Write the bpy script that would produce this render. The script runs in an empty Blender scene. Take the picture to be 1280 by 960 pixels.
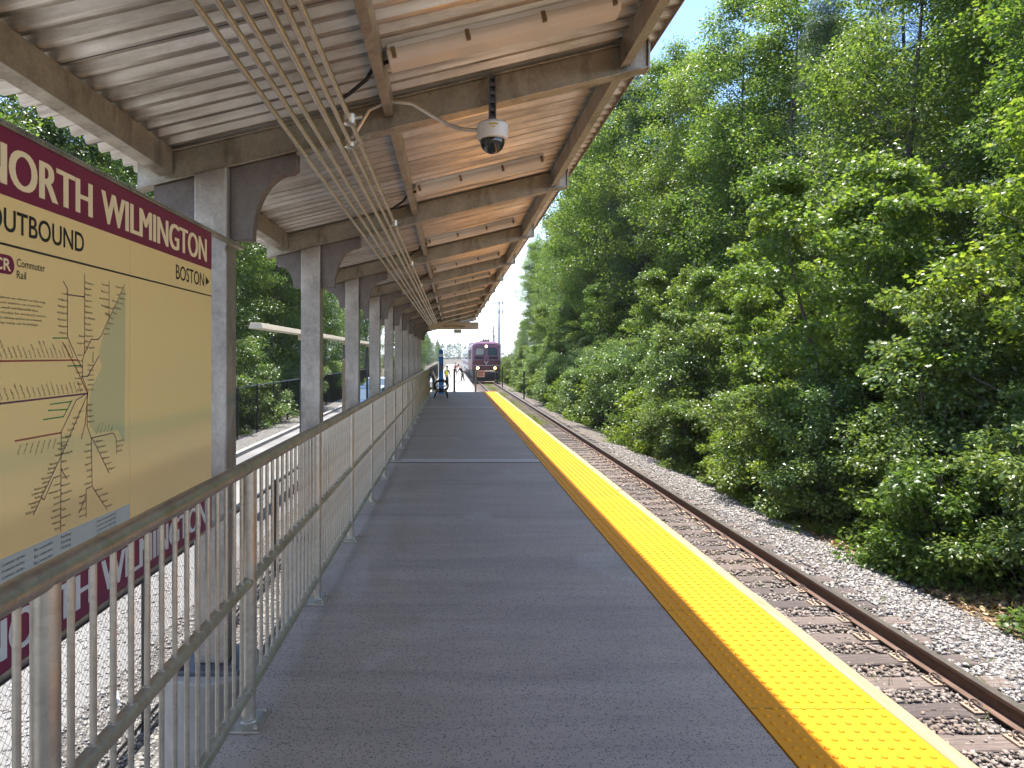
import bpy, bmesh, math, random
import numpy as np
from mathutils import Vector, Matrix, Euler

# ------------------------------------------------------------------ camera, light, exposure
S = bpy.context.scene
COL = S.collection
R = math.radians
CAM_H = 1.57
cam = bpy.data.cameras.new('camera')
cam.sensor_width = 36.0
cam.lens = 36.0 * 889 / 1280
cam.shift_x = 75.5 / 1280
cam.shift_y = -34.5 / 1280
cam.clip_start = 0.05
cam.clip_end = 4000
cam_o = bpy.data.objects.new('camera', cam)
cam_o.location = (0, 0, CAM_H)
cam_o.rotation_euler = (R(90), 0, 0)
COL.objects.link(cam_o)
S.camera = cam_o

SUN_DIR = Vector((-0.056, 0.20, 1.0)).normalized()
SUN_EL = math.asin(SUN_DIR.z)
SUN_ROT = math.atan2(SUN_DIR.x, SUN_DIR.y)
W = bpy.data.worlds.new('World')
S.world = W
W.use_nodes = True
wn, wl = W.node_tree.nodes, W.node_tree.links
bg = wn['Background']
sky = wn.new('ShaderNodeTexSky')
sky.sky_type = 'NISHITA'
sky.sun_disc = False
sky.sun_elevation = SUN_EL
sky.sun_rotation = SUN_ROT
sky.air_density = 0.8
sky.dust_density = 0.35
sky.ozone_density = 4.5
# thin broken cloud, thicker towards the horizon
tc = wn.new('ShaderNodeTexCoord')
sep = wn.new('ShaderNodeSeparateXYZ')
wl.new(tc.outputs['Generated'], sep.inputs[0])
nz = wn.new('ShaderNodeTexNoise')
nz.inputs['Scale'].default_value = 3.4
nz.inputs['Detail'].default_value = 7
wl.new(tc.outputs['Generated'], nz.inputs['Vector'])
rmp = wn.new('ShaderNodeMapRange')
rmp.inputs['From Min'].default_value = 0.56
rmp.inputs['From Max'].default_value = 0.70
wl.new(nz.outputs['Fac'], rmp.inputs['Value'])
hz = wn.new('ShaderNodeMapRange')
hz.inputs['From Min'].default_value = 0.24
hz.inputs['From Max'].default_value = 0.02
wl.new(sep.outputs['Z'], hz.inputs['Value'])
mx = wn.new('ShaderNodeMath'); mx.operation = 'MAXIMUM'
wl.new(rmp.outputs[0], mx.inputs[0]); wl.new(hz.outputs[0], mx.inputs[1])
mul = wn.new('ShaderNodeMath'); mul.operation = 'MULTIPLY'; mul.inputs[1].default_value = 0.85
wl.new(mx.outputs[0], mul.inputs[0])
cm = wn.new('ShaderNodeMix'); cm.data_type = 'RGBA'
wl.new(mul.outputs[0], cm.inputs['Factor'])
wl.new(sky.outputs[0], cm.inputs['A'])
cm.inputs['B'].default_value = (6.6, 6.9, 7.3, 1)
wl.new(cm.outputs['Result'], bg.inputs['Color'])
bg.inputs['Strength'].default_value = 0.15

sl = bpy.data.lights.new('sun', 'SUN')
sl.energy = 4.3
sl.angle = R(0.55)
sl.color = (1.0, 0.955, 0.88)
so = bpy.data.objects.new('sun', sl)
so.rotation_euler = (-SUN_DIR).to_track_quat('-Z', 'Y').to_euler()
so.location = SUN_DIR * 60
COL.objects.link(so)

S.view_settings.view_transform = 'Standard'
S.view_settings.look = 'None'
S.view_settings.exposure = 1.72
S.view_settings.gamma = 1
S.view_settings.use_curve_mapping = False
S.render.engine = 'CYCLES'
S.cycles.use_denoising = True
try:
    S.cycles.denoiser = 'OPENIMAGEDENOISE'
    S.cycles.denoising_input_passes = 'RGB_ALBEDO_NORMAL'
    S.cycles.denoising_prefilter = 'ACCURATE'
except Exception:
    pass
S.cycles.max_bounces = 14
S.cycles.diffuse_bounces = 9
S.cycles.glossy_bounces = 4
S.cycles.transmission_bounces = 8
S.cycles.transparent_max_bounces = 8
S.cycles.sample_clamp_indirect = 8

# ------------------------------------------------------------------ helpers
def link(o):
    COL.objects.link(o)
    return o

def tag(o, label=None, cat=None, group=None, kind=None):
    if label: o['label'] = label
    if cat: o['category'] = cat
    if group: o['group'] = group
    if kind: o['kind'] = kind
    return o

def empty(name, loc=(0, 0, 0), rz=0, label=None, cat=None, group=None):
    o = bpy.data.objects.new(name, None)
    o.empty_display_size = 0.1
    o.location = loc
    o.rotation_euler = (0, 0, rz)
    link(o)
    return tag(o, label, cat, group)

def copy_tree(root, loc=None, rz=None, scale=None, label=None, group=None):
    c = root.copy(); COL.objects.link(c)
    if loc is not None: c.location = loc
    if rz is not None: c.rotation_euler = (0, 0, rz)
    if scale is not None: c.scale = scale
    if label: c['label'] = label
    if group: c['group'] = group
    def rec(src, dst):
        for ch in src.children:
            k = ch.copy(); COL.objects.link(k); k.parent = dst
            k.matrix_parent_inverse = ch.matrix_parent_inverse.copy()
            rec(ch, k)
    rec(root, c)
    return c

class MB:
    """collects shapes; build() links them as ONE mesh object"""
    def __init__(s): s.v, s.f = [], []
    def add(s, vs, fs):
        n = len(s.v)
        s.v += [tuple(p) for p in vs]
        s.f += [tuple(i + n for i in f) for f in fs]
        return s
    def box(s, x0, x1, y0, y1, z0, z1):
        return s.add([(x0,y0,z0),(x1,y0,z0),(x1,y1,z0),(x0,y1,z0),(x0,y0,z1),(x1,y0,z1),(x1,y1,z1),(x0,y1,z1)],
                     [(0,3,2,1),(4,5,6,7),(0,1,5,4),(1,2,6,5),(2,3,7,6),(3,0,4,7)])
    def tube(s, path, r, n=10, caps=True, closed=False):
        P = [Vector(p) for p in path]
        m = len(P)
        rr = r if isinstance(r, (list, tuple)) else [r] * m
        vs, fs = [], []
        up = None
        for i in range(m):
            if closed: t = (P[(i+1) % m] - P[i-1])
            else: t = (P[min(i+1, m-1)] - P[max(i-1, 0)])
            t.normalize()
            if up is None:
                up = Vector((0,0,1)) if abs(t.z) < 0.9 else Vector((1,0,0))
            a = (up - t * up.dot(t))
            if a.length < 1e-5: a = t.orthogonal()
            a.normalize(); up = a
            b = t.cross(a)
            for k in range(n):
                w = 2*math.pi*k/n
                vs.append(P[i] + (a*math.cos(w) + b*math.sin(w))*rr[i])
        q = m if closed else m-1
        for i in range(q):
            j = (i+1) % m
            for k in range(n):
                l = (k+1) % n
                fs.append((i*n+k, i*n+l, j*n+l, j*n+k))
        if caps and not closed:
            fs.append(tuple(range(n-1, -1, -1)))
            fs.append(tuple((m-1)*n+k for k in range(n)))
        return s.add(vs, fs)
    def lathe(s, c, prof, n=24, axis='Z'):
        vs, fs = [], []
        for (r, h) in prof:
            for k in range(n):
                w = 2*math.pi*k/n
                if axis == 'Z': vs.append((c[0]+r*math.cos(w), c[1]+r*math.sin(w), c[2]+h))
                elif axis == 'X': vs.append((c[0]+h, c[1]+r*math.cos(w), c[2]+r*math.sin(w)))
                else: vs.append((c[0]+r*math.sin(w), c[1]+h, c[2]+r*math.cos(w)))
        for i in range(len(prof)-1):
            for k in range(n):
                l = (k+1) % n
                fs.append((i*n+k, i*n+l, (i+1)*n+l, (i+1)*n+k))
        fs.append(tuple(range(n-1, -1, -1)))
        fs.append(tuple((len(prof)-1)*n+k for k in range(n)))
        return s.add(vs, fs)
    def prism(s, poly, a0, a1, axis='Y'):
        """poly in the plane across axis: Y -> (x,z); X -> (y,z); Z -> (x,y)"""
        m = len(poly)
        def P(p, a):
            if axis == 'Y': return (p[0], a, p[1])
            if axis == 'X': return (a, p[0], p[1])
            return (p[0], p[1], a)
        vs = [P(p, a0) for p in poly] + [P(p, a1) for p in poly]
        fs = [tuple(range(m)), tuple(range(2*m-1, m-1, -1))]
        for i in range(m):
            j = (i+1) % m
            fs.append((i, i+m, j+m, j))
        return s.add(vs, fs)
    def build(s, name, mat, parent=None, smooth=False, bevel=0, angle=35, loc=None):
        me = bpy.data.meshes.new(name)
        me.from_pydata(s.v, [], s.f)
        bm = bmesh.new(); bm.from_mesh(me)
        bmesh.ops.recalc_face_normals(bm, faces=bm.faces)
        bm.to_mesh(me); bm.free()
        me.materials.append(mat)
        if smooth:
            me.polygons.foreach_set('use_smooth', [True]*len(me.polygons))
            me.set_sharp_from_angle(angle=R(angle))
        o = link(bpy.data.objects.new(name, me))
        if parent is not None: o.parent = parent
        if loc is not None: o.location = loc
        if bevel:
            b = o.modifiers.new('bevel', 'BEVEL'); b.width = bevel; b.segments = 2
            b.limit_method = 'ANGLE'; b.angle_limit = R(40)
        return o

def np_mesh(name, V, F, mat, k=None):
    """fast mesh: V (n,3), F (m,k) int"""
    me = bpy.data.meshes.new(name)
    k = F.shape[1]
    me.vertices.add(len(V)); me.vertices.foreach_set('co', np.asarray(V, dtype=np.float32).ravel())
    me.loops.add(F.size); me.loops.foreach_set('vertex_index', F.astype(np.int32).ravel())
    me.polygons.add(len(F))
    me.polygons.foreach_set('loop_start', np.arange(0, F.size, k, dtype=np.int32))
    me.polygons.foreach_set('loop_total', np.full(len(F), k, dtype=np.int32))
    me.update(calc_edges=True)
    me.validate()
    me.materials.append(mat)
    return me

# ------------------------------------------------------------------ materials
class NT:
    def __init__(s, name):
        s.m = bpy.data.materials.new(name); s.m.use_nodes = True
        s.n, s.l = s.m.node_tree.nodes, s.m.node_tree.links
        s.b = s.n['Principled BSDF']
        s.out = s.n['Material Output']
        s.tc = None
    def coord(s, which='Object'):
        if s.tc is None: s.tc = s.n.new('ShaderNodeTexCoord')
        return s.tc.outputs[which]
    def mapping(s, scale, which='Object', rot=(0,0,0)):
        m = s.n.new('ShaderNodeMapping'); m.inputs['Scale'].default_value = scale
        m.inputs['Rotation'].default_value = rot
        s.l.new(s.coord(which), m.inputs['Vector']); return m.outputs[0]
    def noise(s, scale=5, detail=4, vec=None, rough=0.55, dist=0):
        t = s.n.new('ShaderNodeTexNoise'); t.inputs['Scale'].default_value = scale
        t.inputs['Detail'].default_value = detail; t.inputs['Roughness'].default_value = rough
        t.inputs['Distortion'].default_value = dist
        s.l.new(vec if vec is not None else s.coord(), t.inputs['Vector']); return t.outputs['Fac']
    def voronoi(s, scale=20, vec=None, feat='F1', out='Distance'):
        t = s.n.new('ShaderNodeTexVoronoi'); t.feature = feat; t.inputs['Scale'].default_value = scale
        s.l.new(vec if vec is not None else s.coord(), t.inputs['Vector']); return t.outputs[out]
    def ramp(s, fac, stops, interp='LINEAR'):
        r = s.n.new('ShaderNodeValToRGB'); r.color_ramp.interpolation = interp
        e = r.color_ramp.elements
        while len(e) < len(stops): e.new(0.5)
        for q, (p, c) in zip(e, stops):
            q.position = p
            q.color = (c[0], c[1], c[2], 1) if isinstance(c, (tuple, list)) else (c, c, c, 1)
        s.l.new(fac, r.inputs[0]); return r.outputs[0]
    def mix(s, fac, a, b, mode='MIX'):
        x = s.n.new('ShaderNodeMix'); x.data_type = 'RGBA'; x.blend_type = mode
        for i, val in (('Factor', fac), ('A', a), ('B', b)):
            if isinstance(val, (int, float)): x.inputs[i].default_value = val if i == 'Factor' else (val,)*3+(1,)
            elif isinstance(val, tuple): x.inputs[i].default_value = val[:3]+(1,)
            else: s.l.new(val, x.inputs[i])
        return x.outputs['Result']
    def math(s, op, a, b=None):
        x = s.n.new('ShaderNodeMath'); x.operation = op
        for i, val in enumerate((a, b)):
            if val is None: continue
            if isinstance(val, (int, float)): x.inputs[i].default_value = val
            else: s.l.new(val, x.inputs[i])
        return x.outputs[0]
    def set(s, **kw):
        for k, val in kw.items():
            key = {'color':'Base Color','rough':'Roughness','metal':'Metallic','spec':'Specular IOR Level','normal':'Normal','coat':'Coat Weight','trans':'Transmission Weight','alpha':'Alpha'}[k]
            if isinstance(val, tuple): s.b.inputs[key].default_value = val[:3]+(1,)
            elif isinstance(val, (int, float)): s.b.inputs[key].default_value = val
            else: s.l.new(val, s.b.inputs[key])
        return s
    def bump(s, h, strength=0.3, dist=0.01):
        b = s.n.new('ShaderNodeBump'); b.inputs['Strength'].default_value = strength
        b.inputs['Distance'].default_value = dist
        s.l.new(h, b.inputs['Height']); s.l.new(b.outputs[0], s.b.inputs['Normal']); return s

def rnd_island(t):
    g = t.n.new('ShaderNodeNewGeometry'); return g.outputs['Random Per Island']
def rnd_object(t):
    g = t.n.new('ShaderNodeObjectInfo'); return g.outputs['Random']

def m_simple(name, col, rough=0.6, metal=0, var=0.25, scale=6, bump=0.1):
    t = NT(name)
    n = t.noise(scale, 5)
    dark = tuple(c*(1-var) for c in col); light = tuple(min(1, c*(1+var)) for c in col)
    t.set(color=t.ramp(n, [(0.3, dark), (0.7, light)]), rough=rough, metal=metal)
    if bump: t.bump(t.noise(scale*8, 3), bump, 0.004)
    return t.m

def m_galv(name, lo, hi, rough=(0.32, 0.55), metal=0.9, streak=None, stain=None):
    t = NT(name)
    sp = t.voronoi(55, out='Color')
    bw = t.n.new('ShaderNodeRGBToBW'); t.l.new(sp, bw.inputs[0])
    n = t.noise(3.2, 6, rough=0.62)
    c = t.ramp(n, [(0.28, lo), (0.72, hi)])
    c = t.mix(0.22, c, t.ramp(bw.outputs[0], [(0.1, tuple(x*0.75 for x in lo)), (0.9, tuple(min(1, x*1.12) for x in hi))]))
    if stain:
        s2 = t.noise(1.7, 8, t.mapping(streak or (1, 1, 1)), rough=0.7)
        c = t.mix(t.ramp(s2, [(0.52, 0.0), (0.70, 0.75)]), c, stain)
    r = t.ramp(t.noise(9, 4), [(0.3, rough[0]), (0.7, rough[1])])
    t.set(color=c, rough=r, metal=metal)
    t.bump(t.noise(28, 3), 0.06, 0.004)
    return t.m

M = {}
M['galv_rail'] = m_galv('galvanised_pipe', (0.31, 0.28, 0.23), (0.52, 0.475, 0.395), (0.32, 0.52), 0.85, stain=(0.25, 0.20, 0.14))
M['galv_beam'] = m_galv('galvanised_beam', (0.30, 0.265, 0.205), (0.52, 0.465, 0.37), (0.36, 0.55), 0.75, (3, 3, 1), (0.12, 0.10, 0.075))
M['galv_column'] = m_galv('galvanised_column', (0.24, 0.212, 0.18), (0.42, 0.375, 0.32), (0.38, 0.58), 0.65, (2.2, 2.2, 0.9), (0.13, 0.115, 0.10))
def m_deck():
    t = NT('galvanised_deck')
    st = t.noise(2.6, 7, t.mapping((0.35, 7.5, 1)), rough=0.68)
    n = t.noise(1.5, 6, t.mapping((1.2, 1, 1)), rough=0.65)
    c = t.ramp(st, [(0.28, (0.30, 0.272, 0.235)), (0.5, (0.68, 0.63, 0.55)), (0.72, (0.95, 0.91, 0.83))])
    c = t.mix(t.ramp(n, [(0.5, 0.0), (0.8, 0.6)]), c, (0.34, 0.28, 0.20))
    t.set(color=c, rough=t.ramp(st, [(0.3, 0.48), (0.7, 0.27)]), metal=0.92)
    t.bump(t.noise(3.0, 4, t.mapping((0.8, 5, 1))), 0.25, 0.01)
    return t.m
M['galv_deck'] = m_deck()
M['bracket'] = m_galv('weathered_bracket_plate', (0.13, 0.108, 0.094), (0.215, 0.185, 0.165), (0.5, 0.65), 0.5, stain=(0.085, 0.075, 0.07))
M['conduit'] = m_galv('conduit_steel', (0.55, 0.50, 0.42), (0.75, 0.70, 0.60), (0.28, 0.42), 0.95)
M['black_metal'] = m_simple('black_painted_metal', (0.018, 0.018, 0.02), 0.4, 0.2, 0.3)
M['black_rubber'] = m_simple('black_rubber', (0.02, 0.02, 0.021), 0.6, 0, 0.3)
M['steel_dark'] = m_simple('dark_steel', (0.12, 0.12, 0.13), 0.5, 0.6)
M['white_lens'] = m_simple('milky_lens', (0.66, 0.575, 0.48), 0.32, 0, 0.05, 3, 0.03)
M['cam_body'] = m_simple('camera_housing', (0.72, 0.70, 0.66), 0.4, 0, 0.06, 5, 0.02)
M['wire'] = m_simple('black_wire', (0.02, 0.02, 0.02), 0.7, 0, 0.2)

def m_concrete():
    t = NT('dark_platform_concrete')
    a = t.noise(0.9, 7, rough=0.62)
    base = t.ramp(a, [(0.25, (0.275, 0.215, 0.165)), (0.55, (0.37, 0.29, 0.222)), (0.8, (0.44, 0.352, 0.276))])
    # broom streaks and worn bands across the walk
    st = t.noise(2.2, 6, t.mapping((0.35, 3.2, 1)), rough=0.7)
    base = t.mix(t.ramp(st, [(0.45, 0.0), (0.75, 0.55)]), base, (0.215, 0.182, 0.153))
    st2 = t.noise(1.1, 6, t.mapping((0.25, 2.1, 1)), rough=0.65)
    base = t.mix(t.ramp(st2, [(0.55, 0.0), (0.78, 0.5)]), base, (0.43, 0.375, 0.32))
    # damp bands, patches and hairline cracks
    bd = t.noise(0.55, 4, t.mapping((0.10, 1.6, 1)), rough=0.6)
    base = t.mix(t.ramp(bd, [(0.50, 0.0), (0.66, 0.42)]), base, (0.20, 0.163, 0.132))
    pt = t.noise(0.75, 3, t.mapping((1.3, 0.8, 1)), dist=1.2)
    base = t.mix(t.ramp(pt, [(0.60, 0.0), (0.66, 0.38)]), base, (0.40, 0.35, 0.30))
    gum = t.math('MULTIPLY', t.ramp(t.voronoi(3.1), [(0.045, 0.8), (0.075, 0.0)]), t.ramp(t.noise(1.1, 2), [(0.5, 0.0), (0.6, 1.0)]))
    base = t.mix(gum, base, (0.075, 0.068, 0.062))
    # exposed dark aggregate
    sp = t.voronoi(105)
    nn = t.noise(48, 2)
    spk = t.math('MULTIPLY', t.ramp(sp, [(0.24, 1.0), (0.42, 0.0)]), t.ramp(nn, [(0.42, 0.0), (0.54, 1.0)]))
    base = t.mix(t.math('MULTIPLY', spk, 0.92), base, (0.035, 0.035, 0.04))
    lp = t.math('MULTIPLY', t.ramp(t.voronoi(210), [(0.14, 1.0), (0.26, 0.0)]), t.ramp(t.noise(70, 2), [(0.52, 0.0), (0.6, 1.0)]))
    base = t.mix(t.math('MULTIPLY', lp, 0.5), base, (0.42, 0.42, 0.43))
    # rust-brown stains
    rs = t.noise(1.6, 5, rough=0.6)
    base = t.mix(t.ramp(rs, [(0.60, 0.0), (0.78, 0.5)]), base, (0.185, 0.12, 0.075))
    t.set(color=base, rough=t.ramp(a, [(0.3, 0.62), (0.7, 0.85)]), spec=0.35)
    t.bump(t.math('ADD', t.math('MULTIPLY', nn, 0.6), t.math('MULTIPLY', sp, 0.5)), 0.35, 0.003)
    return t.m
M['concrete'] = m_concrete()

def m_plain_concrete(name, lo, hi, rough=0.85):
    t = NT(name)
    a = t.noise(2.4, 8, rough=0.65)
    c = t.ramp(a, [(0.28, lo), (0.72, hi)])
    v = t.voronoi(130)
    c = t.mix(t.ramp(v, [(0.12, 0.45), (0.3, 0.0)]), c, tuple(x*0.5 for x in lo))
    t.set(color=c, rough=rough)
    t.bump(t.noise(60, 4), 0.3, 0.004)
    return t.m
M['pale_concrete'] = m_plain_concrete('pale_concrete', (0.204, 0.1955, 0.1827), (0.323, 0.3145, 0.2932))
M['pier_concrete'] = m_plain_concrete('pier_concrete', (0.26, 0.235, 0.20), (0.42, 0.385, 0.33))
M['sealant'] = m_simple('joint_sealant', (0.05, 0.04, 0.033), 0.85, 0, 0.4, 9)
M['joint_concrete'] = m_plain_concrete('joint_concrete', (0.40, 0.335, 0.28), (0.52, 0.445, 0.38))

def m_tactile():
    t = NT('yellow_tactile')
    a = t.noise(1.3, 6, rough=0.6)
    c = t.ramp(a, [(0.3, (0.62, 0.238, 0.005)), (0.7, (0.67, 0.265, 0.007))])
    d = t.noise(30, 5, rough=0.7)
    c = t.mix(t.ramp(d, [(0.58, 0.0), (0.80, 0.45)]), c, (0.36, 0.15, 0.025))
    sc = t.noise(5, 6, t.mapping((0.5, 3, 1)), rough=0.75)
    c = t.mix(t.ramp(sc, [(0.6, 0.0), (0.8, 0.3)]), c, (0.62, 0.33, 0.06))
    g2 = t.noise(0.8, 7, t.mapping((2.5, 0.6, 1)), rough=0.75)
    c = t.mix(t.ramp(g2, [(0.5, 0.0), (0.75, 0.5)]), c, (0.40, 0.165, 0.02))
    fs = t.voronoi(42)
    c = t.mix(t.math('MULTIPLY', t.ramp(fs, [(0.10, 0.7), (0.2, 0.0)]), t.ramp(t.noise(9, 3), [(0.55, 0.0), (0.65, 1.0)])), c, (0.10, 0.065, 0.02))
    t.set(color=c, rough=0.6, spec=0.2)
    # fine moulded dots between the domes
    v = t.voronoi(170)
    t.bump(t.ramp(v, [(0.1, 1.0), (0.4, 0.0)]), 0.35, 0.002)
    return t.m
M['tactile'] = m_tactile()

def m_wood(name, lo, hi, axis=(9, 0.7, 9), rough=0.75, knots=True):
    t = NT(name)
    v = t.mapping(axis)
    g = t.noise(3.0, 8, v, rough=0.65, dist=0.6)
    c = t.ramp(g, [(0.28, lo), (0.72, hi)])
    if knots:
        k = t.voronoi(1.1, t.mapping((2.2, 0.8, 2.2)))
        c = t.mix(t.ramp(k, [(0.05, 0.8), (0.11, 0.0)]), c, tuple(x*0.35 for x in lo))
    t.set(color=c, rough=rough)
    t.bump(g, 0.35, 0.004)
    return t.m
M['pale_wood'] = m_wood('pale_timber', (0.225, 0.1584, 0.0817), (0.333, 0.2552, 0.1419))
def m_tie():
    t = NT('weathered_tie')
    v = t.mapping((0.9, 14, 14))
    g = t.noise(3.0, 9, v, rough=0.7, dist=0.8)
    c = t.ramp(g, [(0.25, (0.028, 0.022, 0.02)), (0.5, (0.088, 0.068, 0.06)), (0.75, (0.205, 0.165, 0.142))])
    r = rnd_object(t)
    c = t.mix(1.0, c, t.ramp(r, [(0.0, (0.6, 0.58, 0.6)), (1.0, (1.45, 1.38, 1.3))]), 'MULTIPLY')
    t.set(color=c, rough=0.85)
    t.bump(g, 0.8, 0.012)
    return t.m
M['tie'] = m_tie()

def m_rail():
    t = NT('rusty_rail_steel')
    n = t.noise(9, 6, t.mapping((3, 0.5, 3)))
    rust = t.ramp(n, [(0.3, (0.075, 0.042, 0.028)), (0.7, (0.15, 0.085, 0.055))])
    t.set(color=rust, rough=0.7, metal=0.25)
    t.bump(t.noise(60, 4), 0.15, 0.003)
    return t.m
M['rail_rust'] = m_rail()
M['rail_worn'] = m_simple('worn_rail_head', (0.33, 0.28, 0.24), 0.32, 0.85, 0.2, 14, 0.03)
M['tie_plate'] = m_simple('rusty_tie_plate', (0.30, 0.22, 0.16), 0.75, 0.2, 0.35, 25, 0.2)
M['clip'] = m_simple('dark_rail_clip', (0.07, 0.05, 0.042), 0.6, 0.4, 0.3, 25)

def m_stone(name, stops, dirt=False):
    t = NT(name)
    r = rnd_island(t)
    c = t.ramp(r, stops)
    n = t.noise(40, 4)
    c = t.mix(0.35, c, t.ramp(n, [(0.3, (0.10, 0.09, 0.085)), (0.7, (0.62, 0.6, 0.58))]))
    if dirt:
        s = t.n.new('ShaderNodeSeparateXYZ'); t.l.new(t.coord(), s.inputs[0])
        near = t.ramp(t.math('ABSOLUTE', t.math('SUBTRACT', s.outputs[0], 3.7)), [(0.0, 0.85), (0.8, 0.8), (1.0, 0.0)])
        near = t.math('MULTIPLY', near, t.ramp(t.noise(1.3, 5), [(0.3, 0.35), (0.65, 1.0)]))
        c = t.mix(near, c, t.mix(1.0, c, (0.62, 0.46, 0.36), 'MULTIPLY'))
    t.set(color=c, rough=0.85)
    t.bump(n, 0.3, 0.006)
    return t.m
M['stone'] = m_stone('ballast_stone', [(0.0, (0.044, 0.03528, 0.0304)), (0.35, (0.132, 0.1109, 0.096)), (0.7, (0.2464, 0.21, 0.1824)), (0.92, (0.3872, 0.3444, 0.304)), (1.0, (0.2112, 0.1218, 0.072))], True)
M['stone_pale'] = m_stone('pale_gravel_stone', [(0.0, (0.04, 0.036, 0.036)), (0.5, (0.16, 0.144, 0.136)), (1.0, (0.336, 0.312, 0.288))])

def m_ballast(name, lo, mid, hi, brown, scale=26):
    t = NT(name)
    cell = t.voronoi(scale, out='Color')
    bw = t.n.new('ShaderNodeRGBToBW'); t.l.new(cell, bw.inputs[0])
    d = t.voronoi(scale)
    c = t.ramp(bw.outputs[0], [(0.2, lo), (0.5, mid), (0.8, hi)])
    c = t.mix(t.ramp(d, [(0.45, 0.0), (0.75, 0.8)]), c, tuple(x*0.35 for x in lo))
    p = t.noise(0.7, 6)
    c = t.mix(t.ramp(p, [(0.5, 0.0), (0.75, 0.6)]), c, brown)
    t.set(color=c, rough=0.9)
    t.bump(t.ramp(d, [(0.0, 1.0), (0.7, 0.0)]), 0.9, 0.03)
    return t.m
M['ballast'] = m_ballast('ballast_bed', (0.0704, 0.0588, 0.0496), (0.1584, 0.1327, 0.112), (0.2728, 0.2352, 0.204), (0.1144, 0.0798, 0.0544))
M['gravel_pale'] = m_ballast('pale_gravel_bed', (0.08, 0.0736, 0.068), (0.16, 0.148, 0.136), (0.272, 0.256, 0.236), (0.12, 0.104, 0.088), 30)

def m_ground():
    t = NT('leaf_litter_ground')
    n = t.noise(1.2, 8, rough=0.7)
    c = t.ramp(n, [(0.25, (0.035, 0.026, 0.016)), (0.5, (0.085, 0.06, 0.035)), (0.62, (0.05, 0.065, 0.018)), (0.8, (0.13, 0.095, 0.055))])
    t.set(color=c, rough=0.95)
    t.bump(t.noise(18, 6), 0.6, 0.05)
    return t.m
M['ground'] = m_ground()
def m_asphalt():
    t = NT('drive_asphalt')
    n = t.noise(0.8, 7)
    c = t.ramp(n, [(0.3, (0.12, 0.117, 0.114)), (0.7, (0.19, 0.185, 0.18))])
    t.set(color=c, rough=0.9)
    t.bump(t.noise(80, 3), 0.3, 0.005)
    return t.m
M['asphalt'] = m_asphalt()

def m_leaf(name, c0, c1, c2, trans=0.55, gloss=0.36, objvar=0.55):
    t = NT(name)
    r = rnd_island(t)
    c = t.ramp(r, [(0.0, c0), (0.5, c1), (1.0, c2)])
    o = rnd_object(t)
    c = t.mix(objvar, c, t.mix(1.0, c, t.ramp(o, [(0.0, (0.78, 0.92, 0.95)), (0.35, (1.05, 1.05, 1.05)), (0.7, (1.35, 1.25, 0.95)), (1.0, (0.95, 1.08, 1.15))]), 'MULTIPLY'))
    big = t.noise(0.55, 3)
    c = t.mix(1.0, c, t.ramp(big, [(0.3, (0.74, 0.82, 0.85)), (0.7, (1.22, 1.14, 0.95))]), 'MULTIPLY')
    t.set(color=c, rough=gloss, spec=0.5)
    tr = t.n.new('ShaderNodeBsdfTranslucent')
    t.l.new(t.mix(1.0, c, (1.62, 1.60, 0.78), 'MULTIPLY'), tr.inputs['Color'])
    ms = t.n.new('ShaderNodeMixShader'); ms.inputs[0].default_value = trans
    t.l.new(t.b.outputs[0], ms.inputs[1]); t.l.new(tr.outputs[0], ms.inputs[2])
    t.l.new(ms.outputs[0], t.out.inputs['Surface'])
    return t.m
M['leaf_oak'] = m_leaf('oak_leaves', (0.04624, 0.08496, 0.0196), (0.08024, 0.1282, 0.0322), (0.1428, 0.1908, 0.0595))
M['leaf_maple'] = m_leaf('maple_leaves', (0.0629, 0.114, 0.0182), (0.1073, 0.1632, 0.0308), (0.1813, 0.231, 0.0546))
M['leaf_bush'] = m_leaf('bush_leaves', (0.06068, 0.1093, 0.0285), (0.1036, 0.1578, 0.045), (0.1739, 0.2233, 0.0825), 0.42, 0.3)
M['leaf_dark'] = m_leaf('dark_leaves', (0.0266, 0.05625, 0.015), (0.0455, 0.084, 0.0225), (0.077, 0.12, 0.03375), 0.42)
M['needle'] = m_leaf('pine_needles', (0.0238, 0.05625, 0.0304), (0.0385, 0.0765, 0.0384), (0.0595, 0.1035, 0.048), 0.3, 0.5)
M['grass'] = m_leaf('grass_blades', (0.085, 0.136, 0.02125), (0.1445, 0.1955, 0.02975), (0.238, 0.238, 0.0595), 0.4, 0.5)
M['litter'] = m_leaf('dry_leaves', (0.1275, 0.07225, 0.03825), (0.255, 0.1573, 0.0935), (0.391, 0.289, 0.1955), 0.15, 0.6, 0)
M['bark'] = m_wood('tree_bark', (0.045, 0.035, 0.028), (0.13, 0.105, 0.085), (9, 9, 1.2), 0.9, False)
M['bark_pale'] = m_wood('pale_bare_bark', (0.20, 0.175, 0.15), (0.40, 0.36, 0.32), (9, 9, 1.2), 0.9, False)
M['cream'] = NT('cream_sign_face').set(color=(0.80, 0.575, 0.245), rough=0.2, spec=0.5).m
M['poster'] = NT('map_paper').set(color=(0.795, 0.57, 0.24), rough=0.2, spec=0.5).m
M['burgundy'] = NT('burgundy_band').set(color=(0.17, 0.016, 0.05), rough=0.33, spec=0.4).m
M['sign_letter'] = NT('cream_lettering').set(color=(0.82, 0.66, 0.38), rough=0.4).m
M['ink'] = NT('black_print').set(color=(0.018, 0.016, 0.014), rough=0.5).m
M['map_water'] = NT('map_water_tint').set(color=(0.54, 0.475, 0.23), rough=0.27, spec=0.45).m
M['map_legend'] = NT('map_legend_tint').set(color=(0.42, 0.46, 0.42), rough=0.3).m
M['line_purple'] = NT('purple_route').set(color=(0.13, 0.045, 0.075), rough=0.45).m
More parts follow.
